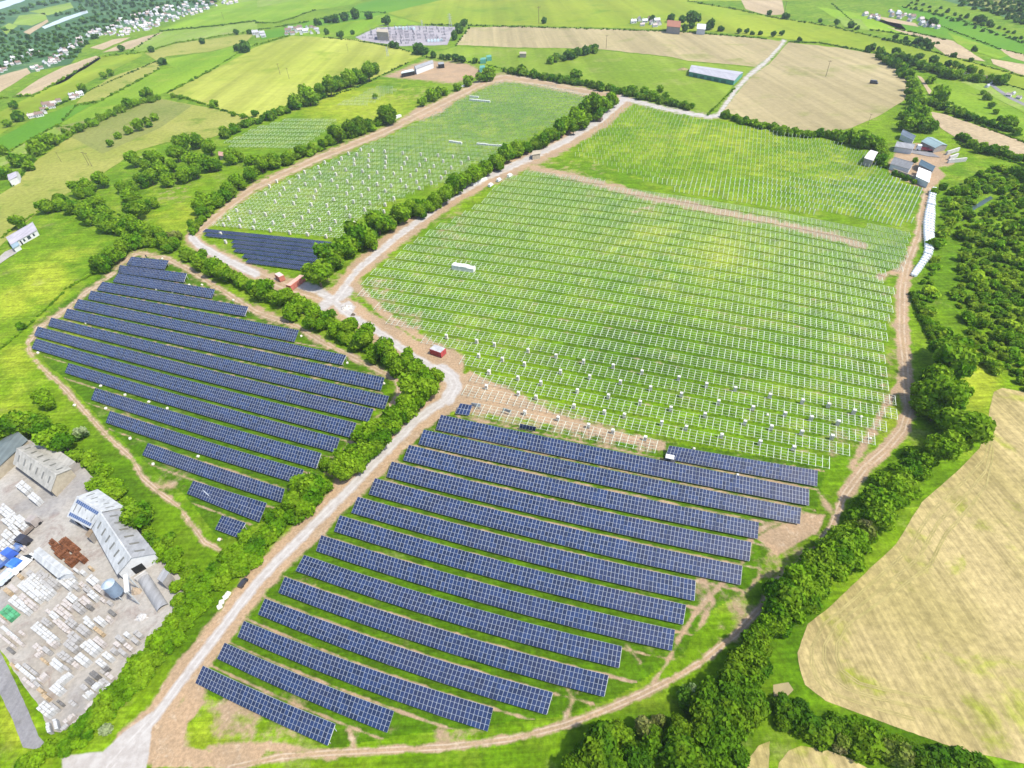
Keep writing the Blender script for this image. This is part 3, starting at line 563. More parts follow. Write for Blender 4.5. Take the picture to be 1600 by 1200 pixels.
# woods that read as one mass
def merged(name, spots, src, mat, label, cat):
    Vs, Qs, Ts, To, n = [], [], [], [], 0; r = np.random.default_rng(3)
    for px, py, w, sq in spots:
        V, Q, T, t = src[r.integers(len(src))]
        rad = w*mpp(px, py)/2; p = at(px, py, rad*.6); a = r.uniform(0, 6.28); ca, sa = math.cos(a), math.sin(a)
        X = np.stack([(V[:, 0]*ca-V[:, 1]*sa)*rad+p[0], (V[:, 0]*sa+V[:, 1]*ca)*rad+p[1], V[:, 2]*rad*sq], -1)
        Vs.append(X); Qs.append(Q+n); Ts.append(T+n); n += len(X); To.append((t[:len(Q)]+r.uniform(-.38, .38), t[len(Q):]))
    tone = np.concatenate([a for a, b in To]+[b for a, b in To])
    me = mesh_np(name, np.concatenate(Vs), np.concatenate(Qs), np.concatenate(Ts), np.clip(tone, 0, 1), mat)
    o = bpy.data.objects.new(name, me); C.objects.link(o); return tag(o, label, cat, kind='stuff')
def fill(poly, w0, w1, gapf, seed, avoid=()):
    r = random.Random(seed); out = []; xs = [p[0] for p in poly]; ys = [p[1] for p in poly]
    for _ in range(14000):
        x, y = r.uniform(min(xs), max(xs)), r.uniform(min(ys), max(ys)); w = r.uniform(w0, w1)
        if not inpoly(np.array([x]), np.array([y]), poly)[0]: continue
        if any(dline(np.array([x]), np.array([y]), ln)[0] < d for ln, d in avoid): continue
        if all((x-a)**2+((y-b)*1.3)**2 > (gapf*(w+c)/2)**2 for a, b, c, _ in out): out.append((x, y, w, r.uniform(.6, 1.)))
    return sorted(out, key=lambda t: t[1])
W1 = [(1478,305),(1500,292),(1540,262),(1600,255),(1660,260),(1660,640),(1600,600),(1562,572),(1522,556),(1485,530),(1452,505),(1436,470),(1440,440),(1458,395),(1470,345)]
BUSHF = [crown_np(160+i, 6, 420, .14, .62, .6) for i in range(5)]
merged('scrub_woodland', fill(W1, 8, 32, .70, 1, [([(1487,385),(1482,420),(1470,460),(1480,490),(1498,505)], 19), ([(1500,345),(1550,308)], 9), ([(1456,302),(1452,336),(1450,368),(1450,394),(1440,413),(1425,434)], 17)]), BUSHF, LEAFM, 'scrubby green woodland with small clearings to the right of the white bales', 'woodland')
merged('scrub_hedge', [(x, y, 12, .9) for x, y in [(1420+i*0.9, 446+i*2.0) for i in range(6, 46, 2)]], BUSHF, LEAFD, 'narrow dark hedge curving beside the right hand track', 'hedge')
LW = [[(-10,95),(-10,25),(30,8),(90,0),(150,-20),(300,-35),(335,-45),(335,5),(290,8),(180,40),(140,62),(112,92),(60,88),(0,110)], [(1500,-20),(1640,-20),(1640,50),(1560,22),(1500,4)]]
FARB = [crown_np(180+i, 4, 70, .28, .6, .6) for i in range(3)]
merged('distant_woodland', fill(LW[0], 5, 12, .95, 4, [([(65,44),(138,18)], 8), ([(20,36),(74,24)], 11), ([(45,18),(115,8)], 8), ([(40,52),(75,33)], 6), ([(0,8),(36,0)], 12)]), FARB, LEAFF, 'dark distant woodland round the far town at upper left', 'woodland')
merged('distant_woodland', fill(LW[1], 6, 12, .75, 5)+fill([(1380,60),(1400,62),(1470,66),(1440,74)], 5, 8, .8, 6)+fill([(1420,-5),(1560,40),(1640,70),(1640,80),(1560,55),(1420,10)], 5, 9, 1.3, 7), FARB, LEAFF, 'dark blue green woodland across the upper right corner', 'woodland')
# thin field hedges
HEDGES = [[(245,150),(200,166),(160,184),(130,200),(60,242),(18,292)],[(345,171),(392,184),(350,208)],[(262,146),(300,155),(345,171)],[(262,144),(332,108),(385,74),(455,54)],[(150,159),(118,164),(95,192),(86,197),(116,198)],[(160,155),(250,106)],
 [(0,243),(86,196)],[(50,150),(120,110),(155,88),(225,81),(275,66),(402,47)],[(245,95),(130,145),(45,184)],[(250,48),(325,41),(402,32)],[(205,79),(250,50)],[(0,152),(50,148)],[(402,46),(485,33),(547,18),(605,19)],[(660,87),(620,74),(560,63),(500,57)],[(400,35),(435,35),(495,14)],
 [(640,96),(560,135),(470,165)],[(665,38),(800,41),(975,46),(1065,49),(1200,60)],[(712,70),(735,41)],[(1232,65),(1280,66),(1375,84),(1430,95),(1500,112),(1640,150)],[(1075,1),(1155,15),(1200,25),(1300,41),(1400,65),(1500,92),(1640,130)],[(1445,30),(1500,52),(1560,75),(1640,95)],[(1360,46),(1440,57)],
 [(1468,150),(1540,190),(1600,212)],[(1480,170),(1545,200),(1640,236)],[(1496,222),(1545,240),(1640,270)],[(1300,5),(1340,40)],[(1410,10),(1500,30),(1600,68)],[(1400,44),(1480,62)],[(85,310),(60,328),(0,372)],[(190,338),(160,320),(110,312)],[(100,452),(150,424),(185,402)],[(0,545),(40,512),(100,455)],[(660,88),(700,93),(745,98)],[(1106,178),(1150,135)],[(800,111),(745,96)]]
for k, ln in enumerate(HEDGES):
    sp = []; r = random.Random(k)
    for (x0, y0), (x1, y1) in zip(ln[:-1], ln[1:]):
        n = max(1, int(math.hypot(x1-x0, y1-y0)/3.2))
        sp += [(x0+(x1-x0)*i/n, y0+(y1-y0)*i/n+r.uniform(-.5, .5), r.uniform(2.6, 5.2)*(1.2 if y0 > 140 else .85), r.uniform(.5, 1.)) for i in range(n) if r.random() < .93]
    o = merged('field_hedge', sp, FARB, LEAF if ln[0][1] > 100 else LEAFF, 'thin green hedge dividing two of the distant fields', 'hedge'); del o['kind']; o['group'] = 'thin hedges between the fields'

# low scrub that ties the trees of each belt together
LINKS = [('scrubby hedge under the trees along the long dirt track', [(500,432),(545,388),(600,350),(650,326),(700,302),(745,268),(790,242),(830,228),(870,208),(915,182),(955,158)], 15, 'g'),
 ('scrubby hedge under the trees above the left hand block', [(290,394),(318,410),(350,428),(385,444),(420,458),(455,475),(495,497),(540,520),(580,545),(620,570),(655,592),(690,588)], 15, 'g'),
 ('scrubby hedge beside the gravel road bend', [(660,615),(625,650),(590,685),(550,715),(520,738)], 18, 'g'),
 ('scrubby hedge under the trees along the upper dirt track', [(300,360),(330,325),(370,290),(410,262),(460,244),(500,228),(530,214),(575,200),(606,182)], 12, 'g'),
 ('scrubby hedge below the yellow barley field', [(345,212),(380,196),(420,182),(460,162),(500,146),(545,126),(585,110)], 11, 'g'),
 ('scrubby hedge along the white lane below the meadow', [(790,108),(830,116),(880,124),(930,134),(980,145),(1030,156),(1080,168)], 9, 'g'),
 ('bushy hedge below the round hay field', [(1128,178),(1160,188),(1200,198),(1240,207),(1290,211),(1320,216),(1350,224),(1375,232)], 10, 'g'),
 ('scrubby hedge left of the farmyard', [(1378,232),(1376,250),(1372,258)], 9, 'g'),
 ('tangled hedge round the right end of the hay field', [(1375,86),(1400,102),(1418,118),(1432,145),(1428,170),(1418,190)], 12, 'g'),
 ('hedge of bushes on the far right lane', [(1400,84),(1440,100),(1480,116),(1530,124),(1570,128)], 9, 'g'),
 ('hedge along the bright right hand pasture', [(1455,160),(1490,174),(1540,190),(1590,206)], 9, 'g'),
 ('hedge below the pale right hand stubble', [(1500,212),(1535,232),(1575,242),(1620,250)], 10, 'g'),
 ('hedge between the dry pasture and the bright fields', [(245,152),(200,166),(150,190),(124,200),(90,218),(60,238),(20,262)], 8, 'g'),
 ('hedge along the left edge of the copse', [(70,322),(110,322),(150,340),(190,360),(230,374),(270,388)], 14, 'g'),
 ('hedge beside the left hand block track', [(150,418),(175,404),(205,384),(235,372)], 16, 'g'),
 ('hedge along the top of the mown field strip', [(1420,738),(1385,770),(1350,812),(1310,850),(1270,890),(1232,935),(1208,972)], 22, 'g'),
 ('small hedge in front of the farmhouse', [(1398,271),(1415,277),(1432,284)], 6, 'g'),
 ('clump hedge on the meadow below the pale hay', [(862,93),(885,88),(910,80),(932,75)], 10, 'g')]
for k, (lab, ln, w, mt_) in enumerate(LINKS):
    sp = []; r = random.Random(k+50)
    for (x0, y0), (x1, y1) in zip(ln[:-1], ln[1:]):
        w *= 1.0; n = max(1, int(math.hypot(x1-x0, y1-y0)/(w*.40)))
        sp += [(x0+(x1-x0)*i/n+r.uniform(-.25, .25)*w, y0+(y1-y0)*i/n+r.uniform(-.12, .2)*w, w*r.uniform(.8, 1.6), r.uniform(.7, 1.25)) for i in range(n)]
    o = merged('scrub_hedge', sp, BUSHF, MATS[mt_], lab, 'hedge'); del o['kind']
# ------------------------------------------------------------------ solar arrays
ALU = plain('pale_aluminium', (.29, .31, .34), .45, .5, .06)
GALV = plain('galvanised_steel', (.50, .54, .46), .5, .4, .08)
GALVD = plain('dull_steel', (.35, .36, .36), .55, .4, .08)  # one even, duller steel for legs, trestles and pylons
pm = N('blue_silicon_glass', .16, .5)
pc = pm.mix(pm.attr('tone'), (.007, .013, .036), (.014, .030, .086))
pc = pm.mix(pm.ramp(pm.noise(.06, 3), .42, .66, 0, .5), pc, (.020, .024, .055))
PV = pm.out(pc); pm.b.inputs['Coat Weight'].default_value = .15
def lerp(a, b, t): return a+(b-a)*t
def panel_row(tl, bl, tr, br, label, group, zt=2.5, zb=.75, col_w=.0066, nsec=12, nrow=4, gapw=.046, cells=True):
    gt0, gt1, gb0, gb1 = T_of(*map(float, tl)), T_of(*map(float, tr)), T_of(*map(float, bl)), T_of(*map(float, br))
    k = ksc((tl[0]+tr[0])/2, (tl[1]+br[1])/2); zt, zb = zt*k, zb*k
    n = max(3, int(round(np.linalg.norm(gt1-gt0)/col_w)))
    t = np.linspace(0, 1, n+1)[:, None]
    pt, pb = T_px(lerp(gt0, gt1, t)), T_px(lerp(gb0, gb1, t))
    TT, BB = at(pt[:, 0], pt[:, 1], zt), at(pb[:, 0], pb[:, 1], zb)
    c = (TT[n//2]+BB[n//2])/2; c[2] = 0
    root = empty('solar_array', label, 'solar array', tuple(c), 0, group)
    TT = TT-c; BB = BB-c
    r = np.random.default_rng(int(tl[0]*7+tl[1]))
    ns = max(1, round(n/nsec)); cuts = [round(i*n/ns) for i in range(ns+1)]
    for a, b in zip(cuts[:-1], cuts[1:]):
        mb = MB(); tones = []
        nrm = np.cross(TT[b]-TT[a], TT[a]-BB[a]); nrm /= np.linalg.norm(nrm)
        if nrm[2] < 0: nrm = -nrm
        th = nrm*.05*k; e = (TT[b]-TT[a])/np.linalg.norm(TT[b]-TT[a])*.02
        mb.hexa([BB[a]+e-th, BB[b]-e-th, TT[b]-e-th, TT[a]+e-th], [BB[a]+e, BB[b]-e, TT[b]-e, TT[a]+e], 0); tones += [0]*6
        up = nrm*.02*k
        for i in range(a, b):
            for j in range(nrow):
                q = []
                for (u, v) in ((gapw, gapw*.55), (1-gapw, gapw*.55), (1-gapw, 1-gapw*.55), (gapw, 1-gapw*.55)):
                    w = (j+v)/nrow; q.append(lerp(lerp(BB[i], BB[i+1], u), lerp(TT[i], TT[i+1], u), w)+up)
                mb.quad(*q, m=1); tones.append(r.uniform(0, 1))
        o = mb.build('panel_table', [ALU, PV], root)
        at_ = o.data.attributes.new('tone', 'FLOAT', 'FACE'); at_.data.foreach_set('value', np.array(tones, np.float32))
    fr = MB()
    for i in range(0, n+1, 3):
        for w in (.18, .82):
            p = lerp(BB[min(i, n)], TT[min(i, n)], w); fr.bar((p[0], p[1], 0), (p[0], p[1], p[2]-.06*k), .12*k, .12*k)
        fr.bar(lerp(BB[i], TT[i], .04)-(0, 0, .12*k), lerp(BB[i], TT[i], .96)-(0, 0, .12*k), .1*k, .1*k)
    for w in (.2, .8):
        for i in range(0, n-2, 3): fr.bar(lerp(BB[i], TT[i], w)-(0, 0, .1*k), lerp(BB[min(i+3, n)], TT[min(i+3, n)], w)-(0, 0, .1*k), .08*k, .08*k)
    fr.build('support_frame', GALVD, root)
    return root
RA = [((317,1040),(305,1067),(524,1131),(512,1165)),((351,1004),(339,1029),(616,1111),(605,1145)),((381,970),(371,995),(771,1106),(762,1143)),((414,935),(403,960),(864,1082),(854,1117)),((445,901),(435,926),(951,1055),(944,1089)),((475,867),(462,892),(972,1010),(967,1044)),((502,836),(494,861),(1055,984),(1050,1017)),((531,805),(522,830),(1072,945),(1067,976)),((559,776),(549,801),(1087,907),(1085,939)),((586,747),(576,772),(1160,884),(1157,914)),((612,721),(604,745),(1174,847),(1171,877)),((639,695),(630,719),(1186,816),(1184,842)),((662,671),(654,694),(1252,794),(1250,819)),((689,648),(681,671),(1264,764),(1264,790))]
RB = [((205,401),(197,414),(264,407),(257,421)),((187,414),(184,426),(292,427),(287,441)),((184,427),(176,440),(336,452),(331,466)),((160,440),(151,453),(388,479),(382,494)),((142,454),(137,467),(467,516),(460,534)),((122,467),(115,481),(541,555),(534,570)),((105,482),(99,496),(601,590),(595,610)),((80,496),(75,509),(608,619),(601,639)),((59,510),(53,524),(584,639),(576,659)),((56,529),(49,544),(557,661),(549,684)),((107,567),(101,582),(531,685),(524,707)),((149,606),(142,624),(502,708),(494,732)),((172,642),(165,660),(475,734),(466,756)),((231,692),(222,711),(445,764),(439,785)),((302,751),(292,771),(417,786),(405,816)),((347,805),(336,827),(384,817),(371,840))]
ORD = ['first', 'second', 'third', 'fourth', 'fifth', 'sixth', 'seventh', 'eighth', 'ninth', 'tenth', 'eleventh', 'twelfth', 'thirteenth', 'fourteenth', 'fifteenth', 'sixteenth']
for i, r4 in enumerate(RA):
    panel_row(*r4, f'blue solar array, {ORD[i]} from the bottom of the lower right block' if i else 'short blue solar array lowest of the lower right block beside the dirt track', 'solar arrays of the lower right block')
panel_row((1046,696), (1039,716), (1278,735), (1277,760), 'short solar array on the right just below the bare white frames', 'solar arrays of the lower right block')
for i, r4 in enumerate(RB):
    lb = f'solar array, {ORD[i]} from the top of the left hand block'
    if i == 15: lb = 'tiny square solar array at the bottom of the left hand block'
    if i == 0: lb = 'short solar array at the very top of the left hand block'
    panel_row(*r4, lb, 'solar arrays of the left hand block')
# half finished tables beside the track bend
panel_row((719,630), (711,646), (738,633), (733,649), 'small dark table of four panels left of the half finished frames', 'half mounted panels', nrow=2, nsec=6)
panel_row((813,662), (811,669), (838,667), (836,674), 'single strip of five panels just above the top array', 'half mounted panels', nrow=1, nsec=6, col_w=.0068)
panel_row((737,629), (735,634), (751,631), (749,637), 'pair of loose dark panels on bare soil by the road bend', 'half mounted panels', nrow=1, nsec=6, col_w=.011, gapw=.12)
panel_row((787,637), (785,641), (799,641), (797,645), 'pair of loose panels among the lowest bare frames', 'half mounted panels', nrow=1, nsec=6, col_w=.011, gapw=.12)
# dense dark array by the loop track: seven close rows
CPOLY = [(318,356),(343,357),(530,377),(512,392),(474,424),(384,410),(384,402),(362,388),(362,376),(322,373)]
starts = [343, 362, 322, 365, 368, 388, 392, 402]
def row_span(m, sstep, poly, s0=-2.6, s1=1.6):
    s = np.arange(s0, s1, sstep); p = T_px(RD[None]*s[:, None]+RN[None]*m)
    k = inpoly(p[:, 0], p[:, 1], poly); out = []; st = None
    for i, v in enumerate(list(k)+[False]):
        if v and st is None: st = i
        if not v and st is not None: out.append(s[st:i]); st = None
    return out
for i in range(7):
    m0 = 1.497-.0232*i
    sp = row_span(m0-.01, .0066, CPOLY)
    if not sp: continue
    s = max(sp, key=len); P = lambda ss, mm: tuple(T_px(RD*ss+RN*mm))
    panel_row(P(s[0], m0), P(s[0], m0-.0195), P(s[-1], m0), P(s[-1], m0-.0195), f'dark close set solar array, {ORD[i]} from the top beside the loop track', 'dark solar arrays by the loop track', zt=1.9, zb=.8, nrow=3, gapw=.04, nsec=18)
# ------------------------------------------------------------------ bare mounting frames
def frame_row(s, m_lo, m_hi, label, group, detail, w=.10, np_=5, zt=2.5, zb=.75, seed=0):
    pt = T_px(RD[None]*s[:, None]+RN[None]*m_hi); pb = T_px(RD[None]*s[:, None]+RN[None]*m_lo)
    k = ksc(*pt[len(s)//2]); TT = at(pt[:, 0], pt[:, 1], zt*k); BB = at(pb[:, 0], pb[:, 1], zb*k)
    c = (TT[len(s)//2]+BB[len(s)//2])/2; c[2] = 0; TT = TT-c; BB = BB-c; w *= k
    rr = random.Random(seed); n = len(s)
    def rafter(mb, i):
        mb.bar(lerp(BB[i], TT[i], -.03), lerp(BB[i], TT[i], 1.03), w*1.4, w)
        for t in (.2, .8):
            p = lerp(BB[i], TT[i], t); mb.bar((p[0], p[1], 0), (p[0], p[1], p[2]-w*.5), w*.9, w*.9)
    def purlin(mb, j):
        t = .02+.96*j/(np_-1)
        a0 = 0 if rr.random() < .8 else rr.randint(0, 2); a1 = n-1 if rr.random() < .8 else n-1-rr.randint(0, 2)
        for i in range(a0, a1): mb.bar(lerp(BB[i], TT[i], t)+(0, 0, w*.8), lerp(BB[i+1], TT[i+1], t)+(0, 0, w*.8), w*.7, w*.7)
    if not detail:
        mb = MB()
        for i in range(n): rafter(mb, i)
        for j in range(np_): purlin(mb, j)
        o = mb.build('mounting_frame', GALV); o.location = tuple(c); return tag(o, label, 'panel frame', group)
    root = empty('mounting_frame', label, 'panel frame', tuple(c), 0, group)
    for j in range(np_):
        mb = MB(); purlin(mb, j); mb.build('purlin', GALV, root)
    for i in range(n):
        mb = MB(); rafter(mb, i); mb.build('rafter', GALV, root)
    return root
GAPS = [1.5848, 1.5381, 1.4964, 1.4475, 1.4010, 1.3542, 1.3030, 1.2550, 1.2093, 1.1625, 1.1165, 1.0693, 1.0225, .9761]
gaps_up = [1.5848+.0468*j for j in range(12, 0, -1)]
rows = gaps_up+GAPS+[.9285]
nr = 0
for hi, lo in zip(rows[:-1], rows[1:]):
    pit = hi-lo; m_hi, m_lo = hi-.006, lo+.0075
    if lo < .93: m_hi, m_lo = .9695, .9335
    poly = FRAMES
    if lo < .93: poly = [(735,600),(770,610),(1035,698),(1035,720),(735,660)]
    for s in row_span((m_hi+m_lo)/2, .0146, poly):
        if len(s) < 4: continue
        nr += 1; det = hi < 1.21
        lab = 'row of bare white panel frames in the big green field' if not det else f'long bare white panel frame, {ORD[max(0, round((lo-.9285)/.0468))]} row above the top blue array'
        if lo < .93: lab = 'broken row of bare frames on soil right above the top blue array'
        frame_row(s, m_lo, m_hi, lab, 'bare frames of the big field', det, w=.074 if det else .080, seed=nr)
# far left frame field
DPOLY = [(790,123),(840,128),(890,139),(945,152),(905,171),(862,199),(822,218),(790,236),(745,258),(690,287),(640,302),(600,322),(552,350),(535,372),(344,356),(322,360),(332,348),(372,318),(405,298),(505,253),(605,213),(655,187),(705,162),(765,132)]
m = 1.525; i = 0
while m < 3.06:
    for s in row_span(m+.0105, .0185, DPOLY, -2.6, .3):
        if len(s) < 4: continue
        i += 1; frame_row(s, m, m+.021, 'fine row of grey frames in the field beyond the dark array', 'bare frames of the far left field', False, w=.095, np_=3, zt=1.9, zb=.8, seed=100+i)
    m += .0305*(1+.25*(m-1.5))
GPOLY = [(346,222),(400,199),(450,184),(500,172),(560,147),(596,130),(625,138),(600,152),(560,170),(525,190),(500,210),(470,230),(430,233),(360,230)]
m = 2.0; i = 0
while m < 3.0:
    for s in row_span(m, .0215, GPOLY, -3, .3):
        if len(s) < 4 or 2.50 < m < 2.66: continue
        i += 1; frame_row(s, m-.012, m+.012, 'faint row of frames in the small field below the barley', 'frames of the small upper field', False, w=.085, np_=3, zt=1.7, zb=.7, seed=300+i)
    m += .042
# driven posts of the upper right field
PPOLY = [(985,162),(1040,174),(1095,188),(1200,205),(1300,224),(1350,242),(1395,282),(1438,302),(1422,356),(1300,340),(1200,326),(1120,315),(1065,303),(1000,282),(960,268),(892,244),(930,205)]
posts = []
m = 2.075
while m < 2.95:
    for s in row_span(m, .0158, PPOLY, -1.2, 1.2):
        for v in s: posts.append((T_px(RD*v+RN*m), m))
    m += .0455
posts.sort(key=lambda t: -t[0][1])
pmb = MB(); pmb.box(-.15, -.15, 0, .15, .15, 2.7); pmb.box(-.2, -.1, 2.7, .2, .1, 2.8); POST = pmb.mesh('steel_post', plain('pale_zinc_posts', (.74, .75, .66), .6, .2, .05))
stuff = MB()
for q, ((x, y), m) in enumerate(posts):
    p = at(x, y, 0); k = ksc(x, y)
    if q < 300:
        o = link('steel_post', POST, None, tuple(p), ROWA, (k, k, k)); tag(o, 'bare steel post standing in the grass of the upper right field', 'post', 'driven posts of the upper right field')
    else: stuff.bar(p, p+np.array([0, 0, 2.2*k]), .16*k, .16*k)
o = stuff.build('far_post_rows', GALV); tag(o, 'many fine posts across the far part of the upper right field', 'posts', kind='stuff')
# ------------------------------------------------------------------ pallets of panels among the frames
CARD = plain('pale_cardboard', (.50, .47, .41), .8, .1, .1, 1.5); WOOD = plain('pallet_wood', (.30, .22, .13), .9, .1); FILM = plain('white_wrap', (.50, .50, .47), .5, .3, .05)
def pallet_mesh():
    mb = MB()
    for x in (-.55, 0, .55): mb.box(x-.06, -.55, 0, x+.06, .55, .12, 1)
    for y in (-.45, -.15, .15, .45): mb.box(-.62, y-.07, .12, .62, y+.07, .16, 1)
    mb.box(-.57, -.5, .16, .57, .5, 1.72, 0, 2); mb.box(-.59, -.52, 1.45, .59, .52, 1.52, 2)
    for x in (-.3, .3): mb.box(x-.03, -.525, .16, x+.03, .525, 1.74, 1)
    return mb.mesh('panel_pallet', [CARD, WOOD, FILM])
PAL = pallet_mesh()
Q = lambda x0, y0, s, t: [(x0+float(a.split(',')[0])/s, y0+float(a.split(',')[1])/s) for a in t.split()]
palE = Q(800,300,4,'100,993 275,1027 447,1062 632,1090 812,1128 1042,1165 78,1078 303,1125 485,1158 677,1190 37,1165 180,1195')+Q(400,300,4,'1190,905 1380,935 1490,955 1392,1025 1540,1048 1455,1130')+Q(800,600,4,'408,45 602,78 800,118 992,155 1205,195 1455,243 865,28 1058,68 1290,115 1505,152 1395,32 1215,8 40,62 150,85 387,140 577,178 702,198 935,245 1088,275 1310,325 1550,367 80,180 288,217 478,262 630,297 833,340')+Q(1200,600,4,'12,75 215,110 378,135 537,175 105,190 270,215 438,243 20,273 210,305 400,333 160,403')+Q(700,560,10,'645,215 600,450')
palD = Q(400,0,4,'655,935 730,940 805,945 578,960 630,965 705,970 813,980 918,955 1030,965 1138,970 1230,980 1328,990 535,990 613,998 703,1003 810,1012 943,990 1060,998 1170,1008 1285,1018 430,1015 520,1020 615,1025 703,1038 808,1045 928,1020 1023,1030 1112,1038 1220,1048 390,1045 480,1052 562,1060 910,1052 1003,1062 1085,1070 1185,1078 303,1075 400,1080 665,1068 757,1078 862,1085 965,1095 1060,1105 1158,1110 268,1105 365,1115 500,1090 597,1097 707,1107 800,1115 905,1127 1005,1137 1097,1143 130,1135 210,1140 308,1150 402,1158 475,1127 570,1133 668,1140 757,1150 845,1160 938,1165 1020,1175 85,1165 175,1178 268,1188 375,1192 508,1165 605,1177 703,1183 808,1192')+Q(400,300,4,'60,10 150,15 250,28 362,35 485,45 568,10 660,22 768,30 862,40 120,60 235,70 345,78 443,85 610,60 712,68 808,80 563,98 678,108 800,122 330,120 456,132 587,150 60,140 175,150 287,160 397,175 495,183 615,195 107,192 237,205 350,217 463,232 575,237 88,240 210,255 322,265 438,278')+Q(0,300,4,'1480,115 1565,125 1430,165 1500,175 1590,180 1398,205 1500,215 1585,225 1380,262 1410,312')
for pts, gname, lab in ((palE, 'panel pallets of the big field', 'pale boxed pallet standing between the lower frames of the big field'), (palD, 'panel pallets of the far left field', 'pale boxed pallet standing in the frames of the far left field')):
    for j, (x, y) in enumerate(pts):
        k = ksc(x, y); z = .9*k; p = at(x, y, z); s = k*(.86 if pts is palE else .82)
        o = link('panel_pallet', PAL, None, (p[0], p[1], 0), ROWA+.1*((j*37 % 10)/10-.5), (s, s, s*1.3)); tag(o, lab, 'pallet', gname)
# ------------------------------------------------------------------ buildings
def roofing(name, col, rot, var=.1, rib=1.0):
    m = N(name, .55, .35)
    st = m.noise(1., 2, .6, m.map(rot, (rib, rib*.03, 1)))
    c = m.mix(1., col, m.ramp(st, .35, .65, .88, 1.1), 'MULTIPLY')
    c = m.mix(1., c, m.ramp(m.noise(.35, 6, .7), .3, .7, 1-var, 1+var), 'MULTIPLY')
    c = m.mix(m.ramp(m.noise(.12, 6, .75), .58, .75, 0, .5), c, tuple(v*.62 for v in col))
    return m.out(c)
R_PALE = roofing('pale_weathered_sheeting', (.27, .255, .225), 0.9, .14); R_WHITE = roofing('white_sheeting', (.33, .335, .335), .9, .1)
R_GREY = roofing('grey_sheeting', (.22, .22, .225), .9, .08); R_SLATE = roofing('dark_green_grey_sheeting', (.095, .115, .115), -.6, .12)
R_BLUE = roofing('blue_grey_sheeting', (.15, .18, .21), .4, .1); R_TEAL = roofing('teal_grey_sheeting', (.17, .23, .235), .3, .12); R_DTEAL = roofing('dark_teal_sheeting', (.07, .11, .135), .4, .1)
R_MAUVE = roofing('mauve_slates', (.26, .245, .275), .5, .08)
W_CREAM = plain('cream_render', (.30, .26, .195), .9, .1); W_WHITE = plain('white_render', (.46, .46, .46), .9, .1, .06); W_GREY = plain('grey_block_wall', (.24, .22, .20), .9, .1); W_GREEN = plain('green_cladding', (.06, .20, .15), .6, .3)
SKYL = plain('dull_rooflight', (.12, .115, .10), .35, .4, .1); DARK = plain('dark_opening', (.02, .02, .02), .8, .1); GLASSB = plain('window_glass', (.03, .04, .05), .1, .5); RUST = plain('rust', (.12, .05, .025), .95, .05, .35, .9)
def gable(label, cat, q, eave, rise, roofm, wallm, name='barn', over=.3, sky=0, group=None, skyw=.03, door=None, roof2=None, windows=0):
    """q: eaves corners in photo pixels: L1, L2 along one long side, then R2, R1; ridge runs 1 -> 2"""
    cx, cy = np.mean([p[0] for p in q]), np.mean([p[1] for p in q]); k = ksc(cx, cy); eave *= k; rise *= k
    P = [at(x, y, eave) for x, y in q]; c = sum(P)/4; c[2] = 0
    root = empty(name, label, cat, tuple(c), 0, group)
    L1, L2, R2, R1 = [p-c for p in P]; up = np.array([0, 0, 1.])
    G1, G2 = (L1+R1)/2+up*rise, (L2+R2)/2+up*rise
    g = lambda p: np.array([p[0], p[1], 0])
    mb = MB(); mb.hexa([g(L1), g(L2), g(R2), g(R1)], [L1, L2, R2, R1])
    if rise > 0:
        mb.tri(L1, R1, G1); mb.tri(L2, G2, R2)
    mb.build('wall', wallm, root)
    d = (G2-G1)/np.linalg.norm(G2-G1)*over*k
    roofs = []
    def slab(A1, A2, B2, B1, mat, nm='roof'):
        """A eaves, B ridge"""
        o = (A1-B1); o = o/np.linalg.norm(o)*over*k
        a1, a2, b2, b1 = A1+o-d, A2+o+d, B2+d, B1-d
        n = np.cross(a2-a1, b1-a1); n = n/np.linalg.norm(n); n = n if n[2] > 0 else -n
        m = MB(); m.hexa([p+n*.03 for p in (a1, a2, b2, b1)], [p+n*.16*k for p in (a1, a2, b2, b1)]); roofs.append(m.build(nm, mat, root)); return roofs[-1], n
    faces = []
    if rise > 0:
        _, n1 = slab(L1, L2, G2, G1, roofm); _, n2 = slab(R1, R2, G2, G1, roof2 or roofm)
        faces = [(L1, L2, G2, G1, n1), (R1, R2, G2, G1, n2)]
        m = MB(); m.bar(G1-d+up*.17*k, G2+d+up*.17*k, .35*k, .08*k); m.build('ridge_cap', roofm, roofs[0])
    else:
        m = MB(); m.hexa([L1+up*.03, L2+up*.03, R2+up*.03, R1+up*.03], [p+up*.25*k for p in (L1, L2, R2, R1)]); roofs.append(m.build('roof', roofm, root))
        faces = [(L1, L2, R2, R1, up)]
    for fi, (A1, A2, B2, B1, n) in enumerate(faces if sky else []):
        for i in range(sky):
            t = (i+.6)/(sky+.2); m = MB(); qd = []
            for tt, ww in ((t-skyw, .28), (t+skyw, .28), (t+skyw, .72), (t-skyw, .72)): qd.append(lerp(lerp(A1, A2, tt), lerp(B1, B2, tt), ww))
            m.hexa([p+n*.15*k for p in qd], [p+n*.21*k for p in qd]); m.build('rooflight', SKYL, roofs[fi])
    def on_wall(A, B, t0, t1, z0, z1, nm, mat):
        nn = np.cross(B-A, up); nn /= np.linalg.norm(nn); mid = (A+B)/2
        if np.dot(nn, mid) < 0: nn = -nn
        a, b = lerp(A, B, t0), lerp(A, B, t1); m = MB(); pr = []
        for base in (0., .05*k):
            pr.append([np.array([p[0]+nn[0]*base, p[1]+nn[1]*base, z]) for p, z in ((a, z0*eave), (b, z0*eave), (b, z1*eave), (a, z1*eave))])
        m.hexa(pr[0], pr[1]); m.build(nm, mat, root)
    for spec in (door or []): on_wall(*[{'L1': L1, 'L2': L2, 'R1': R1, 'R2': R2}[s] for s in spec[:2]], *spec[2:])
    return root, faces, k
